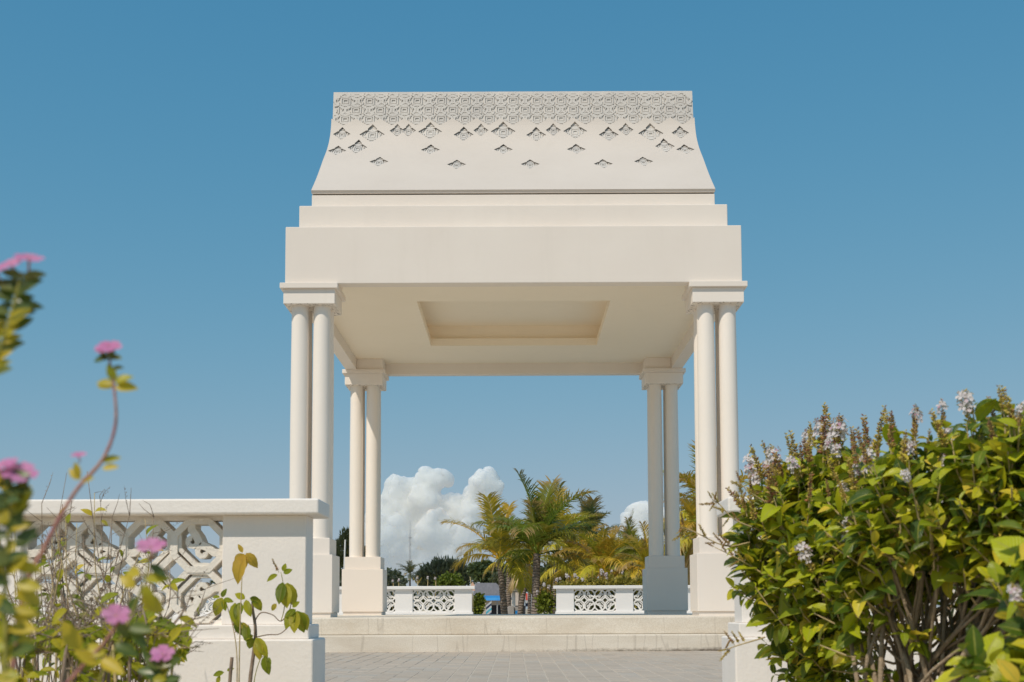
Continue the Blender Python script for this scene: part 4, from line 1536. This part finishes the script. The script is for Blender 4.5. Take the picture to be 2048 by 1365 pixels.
# ------------------------------------------------------------------ trees and bushes behind
def clump_tree(name, label, cat, px, py, Y, ells, n, leaf, col, seed, group=None, needle=False, base_z=-1.2, tr=0.2, crown_name='crown', spikes=0):
    """crown of many small leaf faces in lobes; ells: (dx, dy, dz, rx, ry, rz) from the crown centre, metres"""
    rg = np.random.RandomState(seed)
    r2 = random.Random(seed)
    c = at(px, py, Y)
    t = thing(name, label, cat, (c.x, Y, base_z), group)
    SV, SF = [], []
    V, F = tube([(c.x, Y, base_z - .1), (c.x + .05, Y, (base_z + c.z) / 2), (c.x, Y, c.z)], [tr, tr * .8, tr * .4], 8)
    mk('trunk', V, F, M['tree_bark'], t, True)
    w_ = np.array([e[3] * e[5] for e in ells])
    pick = rg.choice(len(ells), n, p=w_ / w_.sum())
    E_ = np.array(ells)[pick]
    d = rg.normal(size=(n, 3))
    d /= np.linalg.norm(d, axis=1)[:, None]
    rad = rg.uniform(0.35, 1.0, n) ** 0.35
    lump = 1 + 0.22 * np.sin(d[:, 0] * 7 + pick * 2.1) * np.sin(d[:, 2] * 6 + pick) + 0.12 * np.sin(d[:, 1] * 15 + d[:, 2] * 13)
    C = np.array(c) + E_[:, :3] + d * E_[:, 3:6] * (rad * lump)[:, None]
    if needle:
        ax = d * 0.7 + np.array([0, 0, 0.9]) + rg.normal(size=(n, 3)) * 0.3
    else:
        ax = rg.normal(size=(n, 3)) + d * 0.4
    ax /= np.linalg.norm(ax, axis=1)[:, None]
    o2 = np.cross(ax, rg.normal(size=(n, 3)))
    o2 /= np.linalg.norm(o2, axis=1)[:, None]
    s = leaf * rg.uniform(0.6, 1.4, n)[:, None]
    wd = s * (0.16 if needle else 0.34)
    A, B_, C_, D_ = C, C + ax * s * .5 + o2 * wd, C + ax * s, C + ax * s * .5 - o2 * wd
    V = np.stack([A, B_, C_, D_], 1).reshape(-1, 3)
    F = [(4 * i, 4 * i + 1, 4 * i + 2, 4 * i + 3) for i in range(n)]
    U = np.tile(np.array([(0, .5), (.5, 1), (1, .5), (.5, 0)]), (n, 1))
    o = mk(crown_name, V, F, M['tree_leaf'], t, False, U)
    o.color = (*col, 1)
    for e in ells:                      # limbs
        p = Vector(c) + Vector(e[:3])
        tube([(c.x, Y, max(base_z + .1, c.z - 0.6 * ells[0][5])), tuple(Vector(c).lerp(p, .5)), tuple(p)], [tr * .45, tr * .3, tr * .12], 5, SV, SF, False)
    if cat != 'bush':
        mk('limbs', SV, SF, M['tree_bark'], t, True)
    for i in range(spikes):
        e = r2.choice(ells)
        a = r2.uniform(-1, 1)
        p = Vector(c) + Vector((e[0] + a * e[3], e[1] - e[4] * .3, e[2] + e[5] * math.sqrt(max(0, 1 - a * a)) * .9))
        put('flower_spike', r2.choice(SPIKE_B + SPIKE_D[:3]), t, p, Vector((r2.uniform(-.3, .3), -.1, 1)), r2.uniform(.14, .28), 0)
    return t


TG = 'distant trees behind the far balustrade'
HZ = (0.060, 0.080, 0.062)
clump_tree('broadleaf_tree', 'wide dark blue green tree with feathery top above the left far balustrade', 'tree', 889, 1152, 135,
           [(0, 0, 0, 2.6, 1.8, 1.7), (-1.7, 0, -.5, 1.3, 1.2, 1.2), (1.6, 0, -.3, 1.4, 1.2, 1.2), (.5, 0, .6, 1.5, 1.0, .8)], 5200, 0.50, (0.045, 0.066, 0.058), 1, TG, True)
clump_tree('broadleaf_tree', 'layered mid green tree between the grey roof and the leftmost palm', 'tree', 966, 1148, 125,
           [(0, 0, 0, 1.3, 1.2, .9), (.9, 0, -.5, 1.2, 1, .8), (-.6, 0, .6, .9, .8, .5), (.4, 0, .9, .8, .7, .4), (1.6, 0, .2, .9, .8, .7)], 3600, 0.34, (0.065, 0.105, 0.055), 2, TG)
clump_tree('broadleaf_tree', 'rounded hazy tree next to the left rear pedestal', 'tree', 783, 1158, 150,
           [(0, 0, 0, 1.2, 1, 1.0), (.9, 0, -.4, .9, .8, .7), (-1.0, 0, -.2, 1.0, .9, .9)], 2600, 0.36, (0.075, 0.10, 0.085), 3, TG)
clump_tree('casuarina_tree', 'feathery dark conifer seen between the two left pedestals', 'tree', 690, 1105, 70,
           [(0, 0, 0, .55, .5, 1.0), (.2, 0, .7, .35, .3, .5), (-.25, 0, -.7, .6, .5, .7), (.7, 0, -.3, .5, .4, .9)], 2600, 0.28, (0.055, 0.075, 0.05), 4, TG, True, tr=.08)
clump_tree('broadleaf_tree', 'bushy green tree crown showing behind the golden palms', 'tree', 1205, 1105, 82,
           [(0, 0, 0, 1.1, 1, 1.0), (1.0, 0, -.6, 1.2, 1, 1.0), (-1.1, 0, -.7, 1.1, 1, .9)], 2600, 0.32, (0.06, 0.095, 0.03), 5, TG)
clump_tree('broadleaf_tree', 'round crowned green tree rising right beside the shaded rear column', 'tree', 1268, 1105, 88,
           [(0, 0, 0, .9, .9, .8), (.7, 0, -.5, .8, .8, .7), (-.6, 0, -.6, .8, .8, .8)], 2000, 0.32, (0.06, 0.095, 0.03), 6, TG)
clump_tree('broadleaf_tree', 'dull green thicket low behind the ringed palm trunks', 'tree', 1030, 1158, 118,
           [(0, 0, 0, 2.2, 1, .9), (2.2, 0, -.2, 2.2, 1, 1.1), (4.5, 0, 0.2, 2.2, 1, 1.3)], 4200, 0.36, (0.085, 0.105, 0.075), 7, TG)
clump_tree('broadleaf_tree', 'deep green thicket filling the space under the golden palms', 'tree', 1200, 1160, 66,
           [(-2.0, 0, 0, 1.3, .8, 1.2), (0, 0, 0, 1.6, .8, 1.1), (2.2, 0, 0, 1.6, .8, 1.2), (4.5, 0, 0, 1.6, .8, 1.3), (6.5, 0, .3, 1.6, .8, 1.6)], 7000, 0.26, (0.07, 0.085, 0.03), 8, TG)
for i, (px, py, Y, w_, h_, cl, lab) in enumerate([(690, 1168, 140, 6, 1.2, (0.07, 0.09, 0.075), 'low hazy tree line left of the pavilion seen through the pierced wall'),
                                                   (560, 1170, 150, 8, 1.3, (0.075, 0.095, 0.08), 'farther hazy tree row behind the left foreground wall')]):
    clump_tree('broadleaf_tree', lab, 'tree', px, py, Y, [(-w_ * .6, 0, 0, w_ * .5, 1, h_), (0, 0, .1, w_ * .5, 1, h_ * 1.1), (w_ * .6, 0, 0, w_ * .5, 1, h_)], 3600, 0.4, cl, 40 + i, TG)
BG = 'bushes around the far balustrade'
LG = (0.15, 0.19, 0.02)
clump_tree('bush', 'bright green rounded bush peeping over the left far balustrade', 'bush', 901, 1164, 31.0, [(0, 0, 0, .30, .25, .22), (.13, 0, -.1, .22, .2, .2), (-.2, 0, -.12, .2, .2, .2)], 1500, 0.07, (0.12, 0.17, 0.02), 9, BG, base_z=0, tr=.02)
clump_tree('bush', 'upright yellow green bush at the right end of the left far balustrade', 'bush', 955, 1212, 29.6, [(0, 0, 0, .14, .14, .25), (.05, 0, .16, .10, .1, .14)], 700, 0.075, LG, 10, BG, base_z=0, tr=.02)
clump_tree('bush', 'yellow green bush with pale flowers left of the right far balustrade', 'bush', 1091, 1208, 29.6, [(0, 0, 0, .20, .14, .27), (-.05, 0, .1, .14, .12, .2)], 1000, 0.075, LG, 11, BG, base_z=0, tr=.02, spikes=8)
clump_tree('bush', 'golden bush with white flower spikes along the top of the right far balustrade', 'bush', 1205, 1172, 29.6, [(-.8, 0, -.06, .35, .3, .16), (-.3, 0, -.03, .4, .3, .2), (.3, 0, .0, .4, .3, .24), (.8, 0, -.02, .4, .3, .2)], 3200, 0.075, (0.34, 0.28, 0.05), 12, BG, base_z=0, tr=.02, spikes=26)
clump_tree('bush', 'dark leafy bush behind the pierced panel of the left far balustrade', 'bush', 850, 1203, 29.6, [(-.4, 0, 0, .5, .3, .3), (.4, 0, 0, .5, .3, .3), (-1.1, 0, 0, .5, .3, .3)], 2400, 0.08, (0.05, 0.07, 0.015), 13, BG, base_z=0, tr=.02)
clump_tree('bush', 'dark leafy bush behind the pierced panel of the right far balustrade', 'bush', 1200, 1203, 29.6, [(-.6, 0, 0, .5, .3, .3), (.2, 0, 0, .5, .3, .3), (1.0, 0, 0, .5, .3, .3)], 2400, 0.08, (0.05, 0.07, 0.015), 14, BG, base_z=0, tr=.02)
# withered flower stalks above the left far cap
for i, (px, top, lab) in enumerate([(786, 1165, 'short pale flower stalk nearest the left rear pedestal on the far wall'), (797, 1163, 'second short pale flower stalk beside the left rear pedestal'), (835, 1152, 'forked pale flower stalk left of the far wall middle'), (855, 1153, 'straight pale flower stalk in the middle of the left far wall'), (871, 1155, 'thin pale flower stalk just left of the bright green bush'), (946, 1154, 'slanting pale twig over the right end of the left far wall')]):
    b = at(px, 1195, 29.4)
    t = thing('flower_stalk', lab, 'plant', (b.x, 29.4, 0), 'pale flower stalks over the far wall')
    q = at(px + (-6 if i == 5 else 1), top, 29.4)
    V, F = tube([(b.x, 29.4, 0), tuple(b), tuple(q)], [0.012, 0.010, 0.007], 5)
    mk('stem', V, F, M['straw'], t, True)
    if i != 5:
        put('flower_spike', SPIKE_B[i % 4], t, at(px, (top + 1180) / 2, 29.4), Vector((0, 0, 1)), 0.17)
        if i == 2:
            put('flower_spike', SPIKE_D[1], t, at(px, 1170, 29.4), Vector((.6, 0, 1)), 0.2)
            put('flower_spike', SPIKE_D[1], t, at(px, 1170, 29.4), Vector((-.6, 0, 1)), 0.2)

# ------------------------------------------------------------------ beach houses, stalls, mast


def house(label, px0, px1, py_ridge, py_eave, Y, hip, roof_m, wall_m, ridge0, ridge1, base_z=-1.2, gable=None):
    a, b = at(px0, py_eave, Y), at(px1, py_eave, Y)
    zr = at(px0, py_ridge, Y).z
    ze = a.z
    r0, r1 = at(ridge0, py_ridge, Y + 2.5).x, at(ridge1, py_ridge, Y + 2.5).x
    t = thing('house', label, 'house', ((a.x + b.x) / 2, Y + 2.5, base_z))
    y0, y1, ym = Y - .3, Y + 5.3, Y + 2.5
    V = [(a.x, y0, ze), (b.x, y0, ze), (b.x, y1, ze), (a.x, y1, ze), (r0, ym, zr), (r1, ym, zr),
         (a.x, y0, ze - .12), (b.x, y0, ze - .12), (b.x, y1, ze - .12), (a.x, y1, ze - .12)]
    F = [(0, 1, 5, 4), (1, 2, 5), (2, 3, 4, 5), (3, 0, 4), (0, 6, 7, 1), (1, 7, 8, 2), (2, 8, 9, 3), (3, 9, 6, 0), (6, 9, 8, 7)]
    mk('roof', V, F, roof_m, t)
    wl_ = box('wall', a.x + .3, b.x - .3, Y, Y + 5, base_z, ze - .12, wall_m, t, 0)
    n = 3
    for i in range(n):
        xx = a.x + .3 + (b.x - a.x - .6) * (i + .5) / n
        box('window', xx - .45, xx + .45, Y - .04, Y + .05, base_z + 1.0, base_z + 2.0, M['dark_glass'], wl_, 0)
    return t


hs_ = house('house with a dark grey sheet roof behind the leftmost palm trunk', 944, 1024, 1165, 1196, 95, True, M['roof_grey'], M['house_wall'], 952, 992)
mk('gable', [at(941, 1182, 93), at(950, 1182, 93), at(950, 1172, 93), at(945, 1164, 93), at(941, 1172, 93),
             at(941, 1182, 93) + Vector((0, .3, 0)), at(950, 1182, 93) + Vector((0, .3, 0)), at(950, 1172, 93) + Vector((0, .3, 0)), at(945, 1164, 93) + Vector((0, .3, 0)), at(941, 1172, 93) + Vector((0, .3, 0))],
   [(0, 1, 2, 3, 4), (9, 8, 7, 6, 5), (0, 5, 6, 1), (1, 6, 7, 2), (2, 7, 8, 3), (3, 8, 9, 4), (4, 9, 5, 0)], M['pink_gable'], hs_)
# skirt roof (lower lean-to) of the grey house
a_, b_ = at(957, 1189, 93.5), at(998, 1189, 93.5)
mk('lean_to_roof', [(a_.x, 92, a_.z - .3), (b_.x, 92, a_.z - .3), (b_.x, 94.6, a_.z + .05), (a_.x, 94.6, a_.z + .05), (a_.x, 92, a_.z - .4), (b_.x, 92, a_.z - .4), (b_.x, 94.6, a_.z - .05), (a_.x, 94.6, a_.z - .05)],
   [(0, 1, 2, 3), (4, 7, 6, 5), (0, 4, 5, 1), (1, 5, 6, 2), (2, 6, 7, 3), (3, 7, 4, 0)], M['roof_grey'], hs_)
house('house with a terracotta tiled roof between the slim palm trunks', 1012, 1052, 1156, 1172, 112, True, M['roof_red'], M['house_wall'], 1018, 1032)


def stall():
    Y = 70
    p = at(965, 1196, Y)
    q = at(1010, 1196, Y)
    t = thing('market_stall', 'beach stall under a bright blue tarpaulin with striped canvas below', 'stall', ((p.x + q.x) / 2, Y, -1.2))
    x0, x1 = p.x, q.x
    zt, zb = p.z, at(965, 1201.5, Y).z
    V = [(x0, Y, zb), (x1, Y, zb), (x1, Y + .1, zt), (x0, Y + .1, zt), (x0, Y + 2.5, zt + .15), (x1, Y + 2.5, zt + .15), (x0, Y + .04, zb), (x1, Y + .04, zb), (x0, Y + 2.5, zt + .1), (x1, Y + 2.5, zt + .1)]
    mk('tarpaulin', V, [(0, 1, 2, 3), (3, 2, 5, 4), (0, 6, 7, 1), (6, 8, 9, 7), (1, 7, 9, 5, 2), (0, 3, 4, 8, 6)], M['blue_sheet'], t)
    for i in range(4):
        xx = x0 + .05 + (x1 - x0 - .1) * i / 3
        V, F = tube([(xx, Y + .2, -1.2), (xx, Y + .2, zb)], .035, 6)
        mk('post', V, F, M['metal_grey'], t)
    # slanting striped canvases hung below the tarpaulin
    for i in range(6):
        m = [M['white_sheet'], M['dark_cloth'], M['white_sheet'], M['cyan_sheet'], M['white_sheet'], M['dark_cloth']][i]
        za = zb - .02 - i * .13
        V = [(x0, Y - .3 - i * .05, za - .42), (x1 * .4 + x0 * .6, Y - .1 - i * .05, za + .0), (x1 * .4 + x0 * .6, Y - .1 - i * .05, za - .12), (x0, Y - .3 - i * .05, za - .55)]
        V = V + [(a, b + .03, c) for a, b, c in V]
        mk('canvas_strip', V, [(0, 3, 2, 1), (4, 5, 6, 7), (0, 1, 5, 4), (1, 2, 6, 5), (2, 3, 7, 6), (3, 0, 4, 7)], m, t)
    return t


stall()


def canopy():
    Y = 62
    a, b = at(1016, 1184, Y), at(1046, 1184, Y)
    t = thing('canopy_shelter', 'open shelter with a dark weathered canopy on pale posts beyond the palms', 'shelter', ((a.x + b.x) / 2, Y, -1.2))
    zt, zl = at(1020, 1179.5, Y).z, at(1020, 1184, Y).z
    V = [(a.x, Y, zl), (b.x, Y, zl), (b.x, Y + 2.4, zl), (a.x, Y + 2.4, zl), (a.x + .2, Y + .6, zt), (b.x - .2, Y + .6, zt), (b.x - .2, Y + 1.8, zt), (a.x + .2, Y + 1.8, zt)]
    mk('roof', V, [(0, 3, 2, 1), (0, 1, 5, 4), (1, 2, 6, 5), (2, 3, 7, 6), (3, 0, 4, 7), (4, 5, 6, 7)], M['canopy_dark'], t)
    for px, yy in ((1025.5, .2), (1029, 1.2), (1043, .2)):
        xx = at(px, 1190, Y + yy).x
        V, F = tube([(xx, Y + yy, -1.2), (xx, Y + yy, zl)], .045, 8)
        mk('post', V, F, M['white_sheet'], t)


canopy()
p, q = at(1015, 1214, 57), at(1040, 1214, 57)
t = thing('concrete_block', 'raw concrete block standing in front of the canopy shelter', 'block', ((p.x + q.x) / 2, 57, -1.2))
cb = box('block_body', p.x, q.x, 57, 58, -1.2, p.z, M['concrete'], t, .02)
box('block_step', p.x + .05, p.x + .3, 56.9, 57.0, -1.2, p.z + .04, M['concrete'], t, .01)
pp_ = box('paint_patch', q.x - .22, q.x - .08, 56.985, 57.0, p.z - .42, p.z - .18, M['blue_sheet'], t, 0)
# red and white banner
p = at(1053.5, 1187, 58)
t = thing('banner', 'narrow red and white banner hanging on a pole among the palm trunks', 'banner', (p.x, 58, -1.2))
V, F = tube([(p.x - .06, 58, -1.2), (p.x - .06, 58, p.z + .05)], .018, 6)
mk('pole', V, F, M['metal_grey'], t)
zz_ = [at(1053, y, 58).z for y in (1187, 1201, 1207, 1213.5)]
for nm, m, i in (('red_cloth', M['red_cloth'], 0), ('white_cloth', M['white_sheet'], 1), ('dark_cloth', M['dark_cloth'], 2)):
    V = [(p.x - .05, 57.99, zz_[i + 1]), (p.x + .04, 57.96, zz_[i + 1]), (p.x + .04, 57.97, zz_[i]), (p.x - .05, 57.99, zz_[i])]
    V = V + [(a, b + .012, c) for a, b, c in V]
    mk(nm, V, [(0, 1, 2, 3), (7, 6, 5, 4), (0, 4, 5, 1), (1, 5, 6, 2), (2, 6, 7, 3), (3, 7, 4, 0)], m, t)
# orange and white post
p = at(1005.5, 1214, 55)
t = thing('marker_post', 'small orange and white marker post between the two left palm trunks', 'post', (p.x, 55, -1.2))
V, F = tube([(p.x, 55, -1.2), (p.x, 55, .05), (p.x, 55, .45)], [.10, .06, .035], 10)
mk('cone', V, F, M['orange'], t, True)
V, F = tube([(p.x, 55, .12), (p.x, 55, .24)], [.062, .056], 10)
mk('reflective_band', V, F, M['white_sheet'], t, True)
box('foot', p.x - .17, p.x + .17, 54.83, 55.17, -1.2, -1.12, M['dark_cloth'], t, .01)
# pale gate post
p = at(968, 1209, 60)
t = thing('gate_post', 'pale square post standing before the blue stall', 'post', (p.x, 60, -1.2))
box('post_body', p.x - .09, p.x + .09, 60, 60.18, -1.2, p.z, M['house_wall'], t, .01)
box('post_cap', p.x - .11, p.x + .11, 59.98, 60.2, p.z, p.z + .05, M['house_wall'], t, .01)
# steel mast
p0, p1, p2 = at(819.5, 1180, 210), at(820, 1068, 210), at(820.5, 1040, 210)
t = thing('radio_mast', 'thin grey steel mast standing before the cumulus cloud', 'mast', (p0.x, 210, -1.2))
V, F = [], []
for k in range(3):
    a = k * 2 * PI / 3
    tube([(p0.x + .16 * math.cos(a), 210 + .16 * math.sin(a), -1.2), (p1.x + .13 * math.cos(a), 210 + .13 * math.sin(a), p1.z)], .045, 5, V, F)
mk('lattice_leg', V, F, M['metal_grey'], t)
V, F = [], []
for i in range(26):
    z0, z1 = -1.2 + (p1.z + 1.2) * i / 26, -1.2 + (p1.z + 1.2) * (i + 1) / 26
    s = -1 if i % 2 else 1
    tube([(p0.x - .14 * s, 209.9, z0), (p0.x + .14 * s, 209.9, z1)], .03, 4, V, F)
mk('bracing', V, F, M['metal_grey'], t)
V, F = tube([(p1.x, 210, p1.z), tuple(p2)], [.07, .03], 6)
mk('antenna', V, F, M['metal_grey'], t)
V, F = tube([(p1.x - .3, 209.8, p1.z - .6), (p1.x + .4, 209.8, p1.z - .6)], .08, 6)
mk('antenna_bar', V, F, M['metal_grey'], t)
# pale pole between the left pedestals
p = at(690.5, 1080, 45)
t = thing('lamp_pole', 'thin pale pole seen between the left pedestals', 'pole', (p.x - .12, 45, -1.2))
V, F = tube([(p.x - .12, 45, -1.2), tuple(p)], [.035, .028], 6)
mk('pole_shaft', V, F, M['white_sheet'], t)

# ------------------------------------------------------------------ clouds
def cloud(label, puffs, Y, seed):
    """cumulus: union of many puffs, broken up by noise; puffs: (px, py, radius px)"""
    rg = random.Random(seed)
    bm = bmesh.new()
    k = Y / FPX
    todo = []
    for (x, y, r) in puffs:
        c = at(x, y, Y + rg.uniform(-1, 1) * r * k * .5)
        todo.append((c, r * k))
        for i in range(16):
            d = Vector((rg.gauss(0, 1), rg.gauss(-.7, .6), rg.gauss(.45, .9))).normalized()
            todo.append((c + d * r * k * .84, r * k * rg.uniform(.20, .40)))
    for (c, r) in todo:
        bmesh.ops.create_icosphere(bm, subdivisions=2, radius=r, matrix=Matrix.Translation(c))
    me = bpy.data.meshes.new('cloud')
    bm.to_mesh(me)
    bm.free()
    o = link('cloud', me)
    md = o.modifiers.new('union', 'REMESH')
    md.mode = 'VOXEL'
    md.voxel_size = 2.8
    sm = o.modifiers.new('soften', 'SMOOTH')
    sm.factor = 0.5
    sm.iterations = 3
    dg = bpy.context.evaluated_depsgraph_get()
    dg.update()
    me2 = bpy.data.meshes.new_from_object(o.evaluated_get(dg))
    o.modifiers.clear()
    o.data = me2
    bpy.data.meshes.remove(me)
    me2.name = 'cloud'
    me2.materials.clear()
    me2.materials.append(M['cloud'])
    n = len(me2.vertices)
    co = np.empty(n * 3, dtype=np.float32)
    nr = np.empty(n * 3, dtype=np.float32)
    me2.vertices.foreach_get('co', co)
    me2.vertices.foreach_get('normal', nr)
    co, nr = co.reshape(-1, 3), nr.reshape(-1, 3)
    d = np.zeros(n)
    rs = np.random.RandomState(seed)
    for f, a in ((0.05, 4.0), (0.11, 2.4), (0.2, 0.7), (0.4, 0.2)):
        for q in range(4):
            w3 = rs.normal(size=3)
            w3 *= f / np.linalg.norm(w3)
            d += a * 0.5 * np.sin(co @ w3 * 2 + rs.uniform(0, 6))
    co += nr * d[:, None]
    me2.vertices.foreach_set('co', co.ravel())
    me2.polygons.foreach_set('use_smooth', [True] * len(me2.polygons))
    me2.update()
    tag(o, label, 'cloud', 'white cumulus clouds behind the palms')
    return o


cloud('big pale cumulus with two towers behind the palms, left of their fronds',
      [(795, 968, 22), (790, 1000, 28), (820, 975, 20), (862, 968, 28), (888, 962, 18), (850, 1000, 34), (815, 1030, 42), (880, 1020, 36), (905, 1010, 24), (920, 1040, 34), (962, 968, 28), (978, 955, 20), (990, 978, 20), (950, 990, 26), (975, 1000, 26), (945, 1030, 34), (870, 1065, 46), (930, 1080, 42), (800, 1080, 46), (770, 1040, 36), (755, 1090, 46), (850, 1115, 44), (780, 1130, 44), (910, 1125, 40)], 2600, 1)
cloud('smaller pale cumulus beside the shaded rear column',
      [(1270, 1032, 22), (1290, 1028, 24), (1308, 1040, 30), (1256, 1052, 24), (1282, 1062, 32), (1240, 1076, 22), (1330, 1050, 30), (1250, 1090, 28), (1295, 1090, 36)], 2600, 2)
